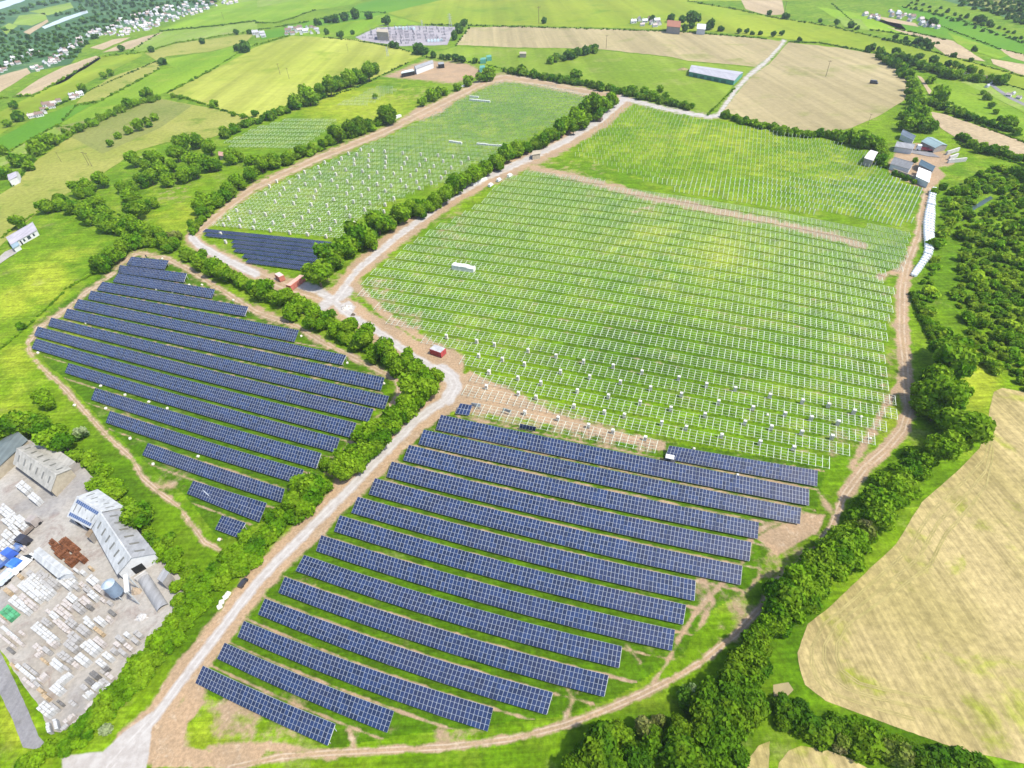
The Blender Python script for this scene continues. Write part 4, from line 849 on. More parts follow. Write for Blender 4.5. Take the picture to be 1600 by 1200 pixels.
def roof_pv(root, face, k, u0, u1, w0, w1, nx, ny):
    A1, A2, B2, B1, n = face; m = MB(); P = lambda u, w: lerp(lerp(A1, A2, u), lerp(B1, B2, u), w)
    m.hexa([P(u0, w0)+n*.16*k, P(u1, w0)+n*.16*k, P(u1, w1)+n*.16*k, P(u0, w1)+n*.16*k], [P(u0, w0)+n*.22*k, P(u1, w0)+n*.22*k, P(u1, w1)+n*.22*k, P(u0, w1)+n*.22*k])
    for i in range(nx):
        for j in range(ny):
            a, b, e, f = u0+(u1-u0)*(i+.06)/nx, u0+(u1-u0)*(i+.94)/nx, w0+(w1-w0)*(j+.06)/ny, w0+(w1-w0)*(j+.94)/ny
            m.quad(*[P(u, w)+n*.235*k for u, w in ((a, e), (b, e), (b, f), (a, f))], m=1)
    m.build('solar_panel', [ALU, PVR], [o for o in C.objects if o.parent is root and o.name.startswith('roof')][0])
PVR = plain('roof_panel_glass', (.05, .08, .17), .2, .5, .15)
b, f, k = gable('white barn with two blue solar strips on its roof', 'barn', [(107,806),(142,824),(192,793),(152,766)], 3.6, 2.6, R_WHITE, W_WHITE, sky=5, skyw=.014, door=[('L1', 'L2', .1, .35, 0, .8, 'door', DARK), ('L1', 'L2', .55, .8, 0, .7, 'door', DARK)])
roof_pv(b, f[0], k, .02, .98, .03, .22, 12, 1); roof_pv(b, f[0], k, .05, .95, .72, .93, 12, 1)
gable('long pale barn with a row of dark rooflights on each slope', 'barn', [(146,826),(184,895),(241,865),(187,798)], 3.6, 2.6, R_WHITE, W_WHITE, sky=6, skyw=.014, roof2=R_GREY, door=[('L2', 'R2', .3, .6, 0, .75, 'door', DARK), ('L1', 'L2', .1, .2, 0, .7, 'door', DARK)])  # second slope coloured greyer to stand for its shaded side
gable('weathered pale brown barn with many narrow rooflights', 'barn', [(22,724),(79,766),(110,733),(47,694)], 3.2, 2.2, R_PALE, W_CREAM, sky=6, skyw=.014, door=[('L1', 'L2', .3, .5, 0, .7, 'door', DARK)])
gable('low flat roofed lean-to behind the weathered barn', 'shed', [(49,693),(106,731),(118,722),(70,689)], 2.8, 0, R_PALE, W_GREY, name='shed')
gable('long dark grey green roofed shed with a cream front wall', 'shed', [(-14,740),(42,688),(24,675),(-34,712)], 3.6, 1.2, R_SLATE, W_CREAM, name='shed')
gable('small grey flat roofed shed at the right edge of the yard', 'shed', [(246,905),(254,911),(265,895),(256,889)], 3.5, 0, R_GREY, W_GREY, name='shed')
gable('narrow brown lean-to between the two white barns', 'shed', [(134,836),(139,841),(147,829),(143,825)], 2.8, 0, plain('brown_sheeting', (.16, .12, .08)), W_GREY, name='shed')
gable('long white ribbed shed roof among the stacked blocks', 'shed', [(53,869),(91,901),(113,897),(61,857)], 3.2, .5, R_WHITE, W_WHITE, name='shed')
# yard plant: silo with conveyor, aggregate bay
def local(px, py): p = at(px, py, 0); return (p[0], p[1], 0)
CONC = plain('pale_concrete', (.38, .365, .35), .9, .1, .12, .7); SILO = plain('blue_grey_steel', (.15, .20, .27), .4, .4, .1)
k = ksc(189, 927); r = 9.5*mpp(189, 927)*.95
e = empty('silo', 'blue grey round silo on legs standing in the yard', 'silo', local(190, 933))
m = MB(); m.tube((0, 0, 2.2*k), (0, 0, 6.5*k), r, r, 20); m.tube((0, 0, .9*k), (0, 0, 2.2*k), r*.3, r, 20); m.build('tank', SILO, e)
m = MB(); m.tube((0, 0, 6.5*k), (0, 0, 7.3*k), r*1.02, r*.2, 20); m.build('roof', plain('silo_roof', (.26, .31, .36), .5, .3), e)
for a in range(4): m = MB(); m.tube((r*.8*math.cos(a*1.57+.7), r*.8*math.sin(a*1.57+.7), 0), (r*.8*math.cos(a*1.57+.7), r*.8*math.sin(a*1.57+.7), 2.6*k), .14*k, .14*k, 6); m.build('leg', GALVD, e)
m = MB(); a = at(196.5, 898, 7*k); bb = at(198.8, 925, 6*k); cc = a.copy(); cc[2] = 0
e = empty('conveyor', 'thin white sloping conveyor boom beside the blue silo', 'conveyor', tuple(cc))
m.bar(a-cc, bb-cc, .9*k, .5*k); m.build('belt', W_WHITE, e); m = MB(); m.bar((0, 0, 0), a-cc, .25*k); m.bar(bb-cc-(0, 0, bb[2]), bb-cc, .25*k); m.build('trestle', GALVD, e)
# aggregate bay: long curved vault with open end and a heap inside
A, B, D = at(216, 910, 0), at(246, 958, 0), at(238, 905, 0); ax = B-A; L = np.linalg.norm(ax); ax /= L; sx = D-A; sx -= ax*np.dot(sx, ax); wv = np.linalg.norm(sx); sx /= wv
e = empty('aggregate_shelter', 'long grey vaulted shelter over aggregate beside the silo', 'shelter', tuple(A))
m = MB(); ns = 10
for i in range(ns):
    t0, t1 = math.pi*i/ns, math.pi*(i+1)/ns
    p = lambda t, s: sx*(wv/2*(1-math.cos(t)))+ax*s+np.array([0, 0, math.sin(t)*wv*.42])
    m.quad(p(t0, 0), p(t0, L), p(t1, L), p(t1, 0))
m.build('vault', R_GREY, e); m = MB(); m.hexa([-ax*.3, sx*wv-ax*.3, sx*wv, sx*0], [-ax*.3+np.array([0, 0, 2*k]), sx*wv-ax*.3+np.array([0, 0, 2*k]), sx*wv+np.array([0, 0, 2*k]), np.array([0, 0, 2*k])]); m.build('end_wall', CONC, e)
def heap(label, px, py, rx, h, mat, name='aggregate_heap', seed=1, group=None):
    r = np.random.default_rng(seed); m = MB(); M = mpp(px, py); n = 16; rings = 5; base = len(m.v)
    for j in range(rings+1):
        t = j/rings
        for i in range(n):
            a = 2*math.pi*i/n; q = (1-t)*rx*M*(1+.15*r.normal()); m.v.append((q*math.cos(a), q*.75*math.sin(a), h*(t**.8)*(1+.1*r.normal()) if j else 0.))
    for j in range(rings):
        for i in range(n): m.f.append((j*n+i, j*n+(i+1) % n, (j+1)*n+(i+1) % n, (j+1)*n+i)); m.m.append(0)
    o = m.build(name, mat); o.location = local(px, py); return tag(o, label, 'heap', group)
heap('long tan heap of sand left of the vaulted shelter', 214, 925, 8, 2.2, plain('tan_sand', (.30, .235, .17), .95, .05), 'sand_heap', 2); heap('pale heap of gravel below the silo', 222, 965, 9, 1.6, CONC, 'gravel_heap', 3)
heap('pale heap of rubble beside the track junction', 541, 481, 9, 1.4, plain('pale_rubble', (.40, .37, .34), .95, .05, .3, 1.2), 'rubble_heap', 4); heap('small dark earth heap beside the pale rubble', 552, 492, 4, 1., plain('dark_earth', (.10, .08, .06), .95, .05), 'earth_heap', 5)
heap('tan mound of soil left of the long green shed', 1067, 109, 8, 2, TAN, 'soil_heap', 6)
# stacks of concrete blocks
BW = [plain('white_concrete_blocks', (.35, .35, .345), .85, .1, .1, 2.), plain('grey_concrete_blocks', (.26, .25, .24), .85, .1, .12, 2.), plain('pinkish_concrete_blocks', (.33, .30, .28), .85, .1, .12, 2.), plain('dark_grey_blocks', (.12, .115, .11), .85, .1, .15, 2.), plain('tan_blocks', (.29, .22, .14), .85, .1, .2, 2.)]
D1, D2 = np.array([.775, .63]), np.array([.745, -.667])
def stack(x, y, L, W, mat=0, h=1.9, along=1, lab=None, group='stacks of pale concrete blocks'):
    k = ksc(x, y); h *= k; L *= 1.15; W *= 1.25; a, b = (D1, D2) if along == 1 else (D2, D1)
    if along == 3: a, b = np.array([.25, .97]), np.array([.97, -.25])
    p = np.array([x, y]); r = random.Random(int(x*31+y*17))
    c = at(x, y, 0); m = MB(); n = max(2, round(L/3.2)); mm = max(1, round(W/6))
    P = lambda u, v, z: at(*(p+a*(u-.5)*L+b*(v-.5)*W), z)-c
    for i in range(n):
        for j in range(mm):
            hh = h*r.choice([1, 1, 1, .97, .93, .78]); g0 = .035
            u0, u1, v0, v1 = (i+g0)/n, (i+1-g0)/n, (j+g0)/mm, (j+1-g0)/mm
            base = [P(u, v, h)*(1, 1, 0) for u, v in ((u0, v0), (u1, v0), (u1, v1), (u0, v1))]
            m.hexa([q+np.array([0, 0, .03]) for q in base], [q+np.array([0, 0, hh]) for q in base])
    o = m.build('concrete_block_stack', BW[mat]); o.location = tuple(c)
    tag(o, lab or {0: 'white stack of concrete blocks in the works yard', 1: 'grey stack of concrete blocks in the works yard', 2: 'pinkish stack of concrete blocks in the works yard', 3: 'dark grey stack of blocks in the works yard', 4: 'tan stack of blocks in the works yard'}[mat], 'block stack', group)
ST = '60,915,36,17,0,1 46,923,34,11,0,1 25,940,18,12,0,1 37,950,12,9,0,1 37,934,14,8,2,1 47,943,12,9,2,1 76,908,20,15,1,1 103,906,20,16,0,1 111,933,14,10,0,1 104,944,16,9,2,1 97,956,24,10,2,1 121,948,13,10,1,1 132,939,14,10,2,1 144,929,12,9,0,1 136,920,14,8,1,1 144,906,14,11,0,1 153,918,12,8,2,1 83,961,13,8,0,1 91,972,14,8,2,1 99,979,13,9,2,1 110,972,12,10,1,1 71,971,12,8,1,1 68,988,34,13,0,1 80,1003,10,9,2,1 14,988,26,5,0,1 22,997,26,5,2,1 9,1000,26,4,2,1 128,983,14,11,1,1 138,973,12,8,0,1 154,968,12,9,0,1 114,994,16,11,1,1 110,1008,18,11,1,1 140,1010,20,16,0,1 154,1001,14,8,2,1 153,985,14,6,4,1 58,1011,12,8,2,1 70,1014,12,7,1,1 8,798,20,13,0,1 18,806,10,8,0,1 30,817,20,10,0,1 11,814,14,9,0,1 20,825,10,8,0,1 27,833,9,7,0,1 13,837,20,11,0,1 6,852,20,14,0,1 3,868,10,10,0,1 34,810,14,5,0,1 47,896,10,8,1,1 65,898,14,10,1,1 36,760,16,12,0,1 53,777,14,10,0,1 127,1029,16,12,0,1 167,1024,12,8,0,1 157,1035,12,8,0,1 97,1023,13,10,1,1 87,1037,16,11,0,1 105,1028,12,9,1,1 99,1059,22,6,0,2 87,1075,13,13,0,1 166,1077,20,8,0,2 159,1092,18,7,0,2 149,1106,14,7,0,2 139,1102,16,5,2,2 122,1124,18,5,2,2 107,1122,18,5,2,2 70,1107,18,15,0,1 82,1103,15,6,1,1 74,1136,14,5,0,3 86,1131,14,5,0,3 39,1050,32,6,0,1 46,1045,22,5,1,1 55,1067,14,5,1,1 44,1066,20,5,2,1 65,1057,14,6,2,2 150,1071,14,7,0,2 137,1084,14,7,0,2 60,1021,12,5,2,2 146,1053,10,8,3,1 140,1064,12,8,3,1 130,1073,9,7,1,1 176,1015,8,7,1,1 182,1006,8,6,2,1 200,1010,12,6,2,1 190,1018,12,6,1,1 210,1000,10,6,1,1 20,1040,10,5,4,1 62,1078,8,6,4,1 70,1088,9,6,4,1 100,1136,12,5,1,2 112,1098,9,6,1,1 156,921,8,6,2,1 163,913,7,5,2,1 118,917,7,5,1,1 128,893,7,6,0,1 118,890,8,4,0,1 140,886,6,4,4,1'
for t in ST.split():
    x, y, L, W, mt, al = map(float, t.split(',')); stack(x, y, L, W, int(mt), 1.9 if W > 6 else 1.5, int(al))
rs = random.Random(9); have = [tuple(map(float, t.split(',')))[:3] for t in ST.split()]; nx = 0
while nx < 34:
    x, y = rs.uniform(0, 235), rs.uniform(800, 1135); nx_ok = inpoly(np.array([x+6, x-6]), np.array([y+4, y-4]), YARD).all()
    if not nx_ok or (x+y*.0 > 100 and y < 900) or any(abs(x-a)+abs(y-b) < 5+.42*l for a, b, l in have) or (40 < x < 62 and 930 < y < 975) or (195 < x and y < 985) or (y < 905 and 40 < x) or (95 < x < 125 and 1085 < y < 1115): nx += .02; continue
    l = rs.uniform(6, 13); have.append((x, y, l)); nx += 1; stack(x, y, l, rs.uniform(4, 8), rs.choice([0, 1, 1, 2, 2, 3, 4]), rs.uniform(.8, 1.7), 1)
stack(13, 957, 18, 16, 0, 1.2, 1, 'square stack under green netting at the left of the yard', None); bpy.data.objects[-1] if False else None
nets = [o for o in C.objects if o.get('label', '').startswith('square stack under green')][0]; nets.data.materials[0] = plain('green_netting', (.06, .22, .11), .8, .1, .35, .5); nets.name = 'netted_stack'
for x, y, L, W in ((100,845,13,9), (86,853,12,8), (93,862,14,9), (113,855,12,10), (118,866,12,8), (110,874,16,9), (128,872,9,6), (101,856,8,6), (80,846,9,6), (104,868,10,7)):
    stack(x, y, L, W, 0, 1.5, 2, 'rusty brown stack of reinforcing steel beside the long white shed', 'rusty steel stacks'); o = [o for o in C.objects if o.name.startswith('concrete_block_stack')][-1]
for o in [o for o in C.objects if o.get('group') == 'rusty steel stacks']:
    o.name = 'rusty_steel_stack'; o['category'] = 'steel stack'; o.data.materials[0] = RUST
# ------------------------------------------------------------------ left house, farm, upland buildings
b, f, k = gable('white bungalow with a long mauve grey roof in the left pasture', 'house', [(17,382),(57,360),(51,347),(11,371)], 2.7, 1.9, R_MAUVE, W_WHITE, name='bungalow', door=[('L1', 'L2', .42, .48, .3, .8, 'window', GLASSB), ('L1', 'L2', .58, .70, .25, .85, 'window', GLASSB), ('L1', 'L2', .80, .86, .3, .8, 'window', GLASSB), ('L1', 'L2', .30, .35, 0, .8, 'door', DARK)])
gable('small blue grey conservatory against the white bungalow', 'conservatory', [(21,388),(30,383),(26,377),(17,382)], 2.3, .5, plain('conservatory_glass', (.18, .24, .27), .2, .5), W_WHITE, name='conservatory')
gable('blue grey roofed barn farthest back in the farmyard', 'barn', [(1408,210),(1427,219),(1430,214),(1411,204)], 2.8, 1.4, R_BLUE, W_WHITE)
gable('long grey roofed barn with a white front in the farmyard', 'barn', [(1399,229),(1426,233),(1429,227),(1402,222)], 2.8, 1.4, R_GREY, W_WHITE)
gable('broad teal grey open barn at the back of the farmyard', 'barn', [(1440,221),(1461,231),(1480,227),(1457,215)], 2.8, 1.2, R_TEAL, W_GREY)
gable('pale pink roofed shed alone left of the farmyard', 'shed', [(1351,247),(1364,251),(1371,238),(1361,235)], 3.5, .8, plain('pale_pink_sheeting', (.44, .41, .41), .7, .2), W_GREY, name='shed')
gable('grey slate farmhouse with a hipped mass of roofs', 'farmhouse', [(1392,256),(1421,264),(1426,257),(1399,248)], 2.8, 2, plain('grey_slates', (.17, .17, .175), .7, .2), W_WHITE, name='farmhouse')
gable('dark teal narrow barn behind the white shed', 'barn', [(1436,257),(1457,267),(1461,261),(1440,250)], 2.8, 1.2, R_DTEAL, W_GREY)
gable('bright white roofed square shed at the front of the farmyard', 'shed', [(1432,276),(1451,285),(1454,269),(1436,262)], 2.8, .8, plain('bright_white_sheeting', (.60, .60, .60), .6, .2, .04), W_WHITE, name='shed')
def slab_wall(label, a, b, h, t, mat, name='wall', cat='wall'):
    k = ksc(*a); A, B = at(*a, 0), at(*b, 0); m = MB(); m.bar(A+np.array([0, 0, h*k/2])-A, B-A+np.array([0, 0, h*k/2]), t*k, h*k); o = m.build(name, mat); o.location = tuple(A); return tag(o, label, cat)
slab_wall('long pale garden wall in front of the farmhouse', (1394,268), (1432,282), 1.6, .5, W_CREAM)
for i, (a, b) in enumerate((((1478,242),(1497,236)), ((1482,250),(1495,245)), ((1480,255),(1508,252)))): slab_wall(['upper', 'middle', 'lower'][i]+' pale concrete wall of the silage clamp in the farmyard', a, b, 2, .9, CONC, 'silage_wall')
gable('long shed with grey roof and green front in the upper meadow', 'shed', [(1077,112),(1147,126),(1161,113),(1081,102)], 2.8, .9, roofing('mauve_grey_sheeting', (.28, .27, .29), .2), W_GREEN, name='shed', door=[('L1', 'L2', .1+.16*i, .2+.16*i, 0, .7, 'door', plain('green_door', (.03, .11, .08))) for i in range(5)])
b, f, k = gable('grey roofed site cabin on the bare compound', 'cabin', [(650,108),(677,98),(674,95),(647,104)], 3.5, 1., R_GREY, W_WHITE, name='cabin')
gable('blue white container office left of the site cabin', 'cabin', [(627,115),(647,111),(645,108),(628,112)], 2.6, 0, plain('pale_blue_sheeting', (.40, .47, .47)), DARK, name='cabin'); gable('small dark cabin right of the grey roofed site cabin', 'cabin', [(685,101),(694,100),(693,97),(684,98)], 2.6, 0, R_GREY, DARK, name='cabin')
for lab, q in (('green container at the left of the stone compound', [(750,94),(759,93),(759,90),(751,91)]), ('dark green container beside the stone compound', [(760,90),(768,89),(767,86),(760,87)]), ('teal container behind the lane trees', [(749,107),(758,105),(757,102),(750,103)])): gable(lab, 'container', q, 2.6, 0, plain('teal_paint', (.07, .22, .19)), W_GREEN, name='container')
gable('pale block at the head of the stone compound', 'cabin', [(812,84),(822,84),(821,81),(813,81)], 2.6, .4, W_CREAM, W_CREAM, name='cabin')
gable('red roofed farmhouse among trees on the skyline meadow', 'farmhouse', [(1042,41),(1063,43),(1062,37),(1043,35)], 5, 3, plain('red_tiles', (.26, .12, .08), .8, .1), W_GREY, name='farmhouse'); gable('white cottage right of the red roofed farmhouse', 'house', [(1089,45),(1102,46),(1102,41),(1090,40)], 4, 2.5, W_WHITE, W_WHITE, name='cottage')
gable('cream building at the back of the substation', 'building', [(588,50),(606,51),(606,46),(589,45)], 6, 0, W_CREAM, W_CREAM, name='building'); gable('barn with mauve roof among trees at the left edge', 'barn', [(14,282),(26,276),(28,268),(15,272)], 4, 1.5, R_MAUVE, W_WHITE)
gable('small pinkish hut under the trees of the upper thicket', 'hut', [(342,243),(352,244),(353,239),(343,237)], 2.6, .9, plain('pinkish_roof', (.34, .2, .15)), W_CREAM, name='hut'); gable('cream site hut on the dirt track', 'hut', [(832,242),(844,240),(844,235),(833,236)], 2.6, .3, W_CREAM, W_CREAM, name='hut')
# small houses
def house_mesh(wall, roof):
    m = MB(); m.box(-.5, -.32, 0, .5, .32, .42, 0)
    for s in (-1, 1): m.quad((-.55, s*.36, .40), (.55, s*.36, .40), (.55, 0, .74), (-.55, 0, .74), 1)
    m.tri((-.5, -.32, .42), (-.5, .32, .42), (-.5, 0, .72)); m.tri((.5, -.32, .42), (.5, 0, .72), (.5, .32, .42)); m.box(-.35, -.06, .6, -.23, .06, .9, 1)
    for x in (-.3, 0, .3):
        for s in (-1, 1): m.box(x-.06, s*.33-.005, .14, x+.06, s*.33+.005, .32, 2)
    return m.mesh('house', [wall, roof, GLASSB])
PINK = plain('pale_roof_tiles', (.36, .30, .29), .8, .1); BRN = plain('brown_roof_tiles', (.17, .12, .10), .8, .1); LGR = plain('light_grey_roof', (.30, .30, .32), .8, .1)
HM = [house_mesh(W_WHITE, x) for x in (PINK, BRN, LGR, PINK)]+[house_mesh(W_WHITE, W_WHITE)]
def houses(poly, n, w0, w1, label, group, seed, ang):
    r = random.Random(seed); done = []; xs = [p[0] for p in poly]; ys = [p[1] for p in poly]
    for _ in range(4000):
        if len(done) >= n: break
        x, y, w = r.uniform(min(xs), max(xs)), r.uniform(min(ys), max(ys)), r.uniform(w0, w1)
        if not inpoly(np.array([x]), np.array([y]), poly)[0] or any(abs(x-a)/1.1+abs(y-b)*1.9 < w*1.05 for a, b in done): continue
        done.append((x, y)); s = w*mpp(x, y)
        o = link('house', r.choice(HM), None, local(x, y), ang+r.choice([0, 0, 1.57])+r.uniform(-.15, .15), (s, s, s*.95)); tag(o, label, 'house', group)
houses([(148,58),(165,42),(200,26),(255,12),(310,2),(370,-10),(372,4),(335,14),(270,34),(230,50),(190,57)], 135, 3.6, 6, 'small pale house in the dense far town', 'houses of the far town', 1, .9)
houses([(50,108),(90,84),(140,50),(165,44),(150,56),(120,76),(95,96),(60,112)], 40, 4, 7, 'white house along the street below the far town', 'houses of the street below the town', 2, .9)
houses([(-5,108),(25,88),(60,78),(62,84),(30,100),(5,118)], 16, 4, 7, 'white house at the left edge below the wooded plain', 'houses at the left edge', 3, .9)
houses([(45,184),(75,164),(112,150),(128,142),(130,150),(90,168),(52,188)], 12, 6, 11, 'pale roofed farm building in the upper left fields', 'buildings of the upper left farm', 4, .75)
houses([(440,52),(475,40),(500,46),(498,54),(445,55)], 16, 5, 9, 'pale village house behind the barley field', 'houses of the village behind the barley', 5, .4); houses([(398,52),(416,50),(416,58),(400,60)], 4, 5, 9, 'pale house at the corner of the barley field', 'houses at the barley corner', 6, .4)
houses([(983,40),(996,31),(1032,33),(1030,44)], 9, 6, 10, 'white shed of the works on the skyline meadow', 'sheds of the skyline works', 7, .1); houses([(1348,22),(1372,26),(1376,33),(1352,28)], 8, 5, 8, 'white house in the far right hamlet', 'houses of the far right hamlet', 8, .4)
houses([(1380,14),(1420,26),(1450,36),(1466,46),(1440,42),(1385,24)], 18, 5, 9, 'white house strung along the far right lane', 'houses along the far right lane', 9, .4)
houses([(1500,106),(1580,142),(1600,160),(1575,156),(1505,116)], 7, 5, 8, 'pale caravan parked beside the far right lane', 'caravans by the far right lane', 10, .5)
for o in C.objects:
    if o.get('group') == 'caravans by the far right lane': o.name = 'caravan'; o['category'] = 'caravan'
# substation
def gantry():
    m = MB()
    for x in (-1, 1):
        m.bar((x, -.1, 0), (x*.96, 0, 2.), .1); m.bar((x, .1, 0), (x*.96, 0, 2.), .1)
    m.bar((-1.1, 0, 2.), (1.1, 0, 2.), .12)
    for x in (-.6, 0, .6): m.bar((x, 0, 2), (x, 0, 1.4), .07); m.box(x-.12, -.5, 0, x+.12, -.3, .9)
    return m.mesh('switch_gantry', plain('grey_switchgear', (.15, .15, .17), .6, .3))
GAN = gantry(); r = random.Random(3); SUB = [(562,59),(592,46),(650,43),(706,45),(700,56),(696,68),(625,69),(572,62)]
for x0, y0 in [(570+i*9.5, 46+j*4.6) for j in range(6) for i in range(15)]:
    x, y = x0+r.uniform(-1.5, 1.5), y0+r.uniform(-.8, .8)
    if inpoly(np.array([x]), np.array([y]), SUB)[0] and r.random() < .9:
        s = 2.9*mpp(x, y); o = link('switch_gantry', GAN, None, local(x, y), r.choice([.1, .1, 1.6]), (s, s, s)); tag(o, 'grey switch gantry in the distant substation', 'gantry', 'gantries of the substation')
tm = MB(); tm.box(-.5, -.35, 0, .5, .35, .8, 0); tm.box(-.3, -.2, .8, .3, .2, 1.1, 0)
for x in (-.55, .55): tm.box(x-.08, -.3, .1, x+.08, .3, .7, 1)
TR = tm.mesh('transformer', [plain('pale_blue_paint', (.42, .52, .55)), W_WHITE])
for x, y in [(619+5.6*i, 46+.1*i) for i in range(6)]+[(670+5*i, 66-.3*i) for i in range(5)]: s = 3.6*mpp(x, y); o = link('transformer', TR, None, local(x, y), .2, (s, s, s)); tag(o, 'pale blue transformer in the distant substation', 'transformer', 'transformers of the substation')
# poles and pylons
def pole(x, y0, y1, label, group=None):
    """foot at (x,y1), head at y0"""
    hgt = (y1-y0)*mpp(x, y1)*1.12; kk = hgt/9; m = MB(); m.tube((0, 0, 0), (0, 0, hgt), .17*kk, .11*kk, 6); m.bar((-1.1*kk, 0, hgt*.95), (1.1*kk, 0, hgt*.95), .14*kk)
    for q in (-1, 0, 1): m.tube((q*kk, 0, hgt*.95), (q*kk, 0, hgt), .07*kk, .05*kk, 5)
    o = m.build('power_pole', BARK); o.location = local(x, y1); tag(o, label, 'power pole', group)
pole(947, 60, 76, 'power pole at the edge of the upper hay field'); pole(842, 17, 37, 'tall power pole on the skyline meadow'); pole(1290, 100, 120, 'leaning dark power pole inside the round hay field'); pole(1356, 181, 194, 'power pole at the lower edge of the round hay field'); pole(96, 240, 253, 'small power pole in the dry left pasture')
pole(139, 240, 258, 'left of two power poles standing close together'); pole(144, 242, 260, 'right of two power poles standing close together'); pole(438, 103, 117, 'left power pole in the barley field'); pole(452, 110, 123, 'right power pole in the barley field'); pole(544, 72, 81, 'small power pole at the top of the barley field'); pole(1224, 8, 26, 'power pole by the pale field at upper right'); pole(350, 22, 31, 'small pale pole in the green upland fields')
def pylon(x, y0, y1, label):
    hgt = (y1-y0)*mpp(x, y1)*1.1; m = MB(); w = hgt*.12; t = hgt*.02
    for sx_ in (-1, 1):
        for sy in (-1, 1): m.bar((sx_*w, sy*w, 0), (sx_*w*.15, sy*w*.15, hgt), t)
    for z, l in ((.6, .2), (.75, .24), (.9, .17)): m.bar((-l*hgt, 0, z*hgt), (l*hgt, 0, z*hgt), t)
    for z0 in (0, .25, .5):
        a = w*(1-z0*.85); b_ = w*(1-(z0+.25)*.85); m.bar((-a, -a, z0*hgt), (b_, -b_, (z0+.25)*hgt), t*.7); m.bar((a, a, z0*hgt), (-b_, b_, (z0+.25)*hgt), t*.7)
    o = m.build('pylon', GALVD); o.location = local(x, y1); tag(o, label, 'pylon')
pylon(704, 26, 42, 'lattice pylon behind the right end of the substation'); pylon(660, 34, 44, 'small pylon behind the middle of the substation'); pylon(606, 76, 88, 'pale pylon at the lower right of the barley field')
# ------------------------------------------------------------------ vehicles and site clutter
TYRE = plain('tyre_rubber', (.02, .02, .02), .9, .1)
def hd(x, y, dx, dy): a, b = at(x, y), at(x+dx, y+dy); return math.atan2(b[1]-a[1], b[0]-a[0])
def wheels(e, xs, wy, r, w=.25):
    for x in xs:
        for s in (-1, 1): m = MB(); m.tube((x, s*wy-w/2, r), (x, s*wy+w/2, r), r, r, 12); m.build('wheel', TYRE, e)
def van(x, y, dx, dy, col, label, L=5.2, hgt=2.2, group=None, s=1.):
    k = ksc(x, y)*s; e = empty('van', label, 'van', local(x, y), hd(x, y, dx, dy), group, k); c = plain('van_paint', col, .35, .5, .03); m = MB(); w = .95
    m.hexa([(-L/2, -w, .35), (L*.28, -w, .35), (L*.28, w, .35), (-L/2, w, .35)], [(-L/2+.05, -w*.93, hgt), (L*.2, -w*.93, hgt), (L*.2, w*.93, hgt), (-L/2+.05, w*.93, hgt)])
    m.hexa([(L*.28, -w, .35), (L/2, -w*.92, .35), (L/2, w*.92, .35), (L*.28, w, .35)], [(L*.28, -w, 1.25), (L/2-.1, -w*.9, 1.0), (L/2-.1, w*.9, 1.0), (L*.28, w, 1.25)]); m.build('body', c, e)
    m = MB(); m.hexa([(L*.281, -w*.94, 1.26), (L*.38, -w*.85, 1.22), (L*.38, w*.85, 1.22), (L*.281, w*.94, 1.26)], [(L*.205, -w*.9, hgt-.02), (L*.215, -w*.85, hgt-.02), (L*.215, w*.85, hgt-.02), (L*.205, w*.9, hgt-.02)]); m.build('windscreen', GLASSB, e)
    wheels(e, (-L*.3, L*.32), .88, .34); return e
van(39.5, 883, .74, -.67, (.62, .62, .62), 'white van parked on the yard concrete', L=6.2); van(767, 291, 1, -.7, (.6, .6, .6), 'white van lowest of three on the dirt track', s=.7); van(780, 283, 1, -.7, (.6, .6, .6), 'white van in the middle of three on the dirt track', s=.7); van(797, 276, 1, -.6, (.62, .62, .6), 'white van uppermost of three on the dirt track', s=.7)
van(381, 912, .6, -.8, (.03, .03, .035), 'small dark van beside the straight gravel road', L=4.6, hgt=1.8, s=.6); van(938, 189, .6, -.6, (.10, .07, .06), 'dark brown vehicle on the upper dirt track', L=5, hgt=2.4); van(1458, 303, .1, 1, (.6, .6, .6), 'white van parked at the farm track above the bales', L=7)
van(1365, 131, 1, .1, (.05, .05, .06), 'dark vehicle working in the round hay field', L=5.5, hgt=2.4)
def lorry(x, y, dx, dy, col, label, L=11., cabc=(.03, .03, .04)):
    k = ksc(x, y); e = empty('lorry', label, 'lorry', local(x, y), hd(x, y, dx, dy), None, k)
    m = MB(); m.box(-L/2, -1.2, .8, L/2-2.6, 1.2, 1.1)
    for xx in (-L/2, L/2-2.7): m.box(xx, -1.2, 1.1, xx+.1, 1.2, 1.9)
    for yy in (-1.2, 1.14): m.box(-L/2+.1, yy, 1.1, L/2-2.7, yy+.06, 1.7)
    m.build('flatbed', plain('lorry_paint', col, .5, .3, .15), e)
    m = MB(); m.hexa([(L/2-2.4, -1.2, .5), (L/2, -1.2, .5), (L/2, 1.2, .5), (L/2-2.4, 1.2, .5)], [(L/2-2.4, -1.15, 3.), (L/2-.35, -1.15, 3.), (L/2-.35, 1.15, 3.), (L/2-2.4, 1.15, 3.)]); m.build('cab', plain('cab_paint', cabc, .4, .4), e)
    m = MB(); m.hexa([(L/2-.02, -1., 1.6), (L/2+.02, -1., 1.6), (L/2+.02, 1., 1.6), (L/2-.02, 1., 1.6)], [(L/2-.3, -1., 2.7), (L/2-.24, -1., 2.7), (L/2-.24, 1., 2.7), (L/2-.3, 1., 2.7)]); m.build('windscreen', GLASSB, e)
    wheels(e, (-L*.35, -L*.24, L*.38), 1.05, .5, .3)
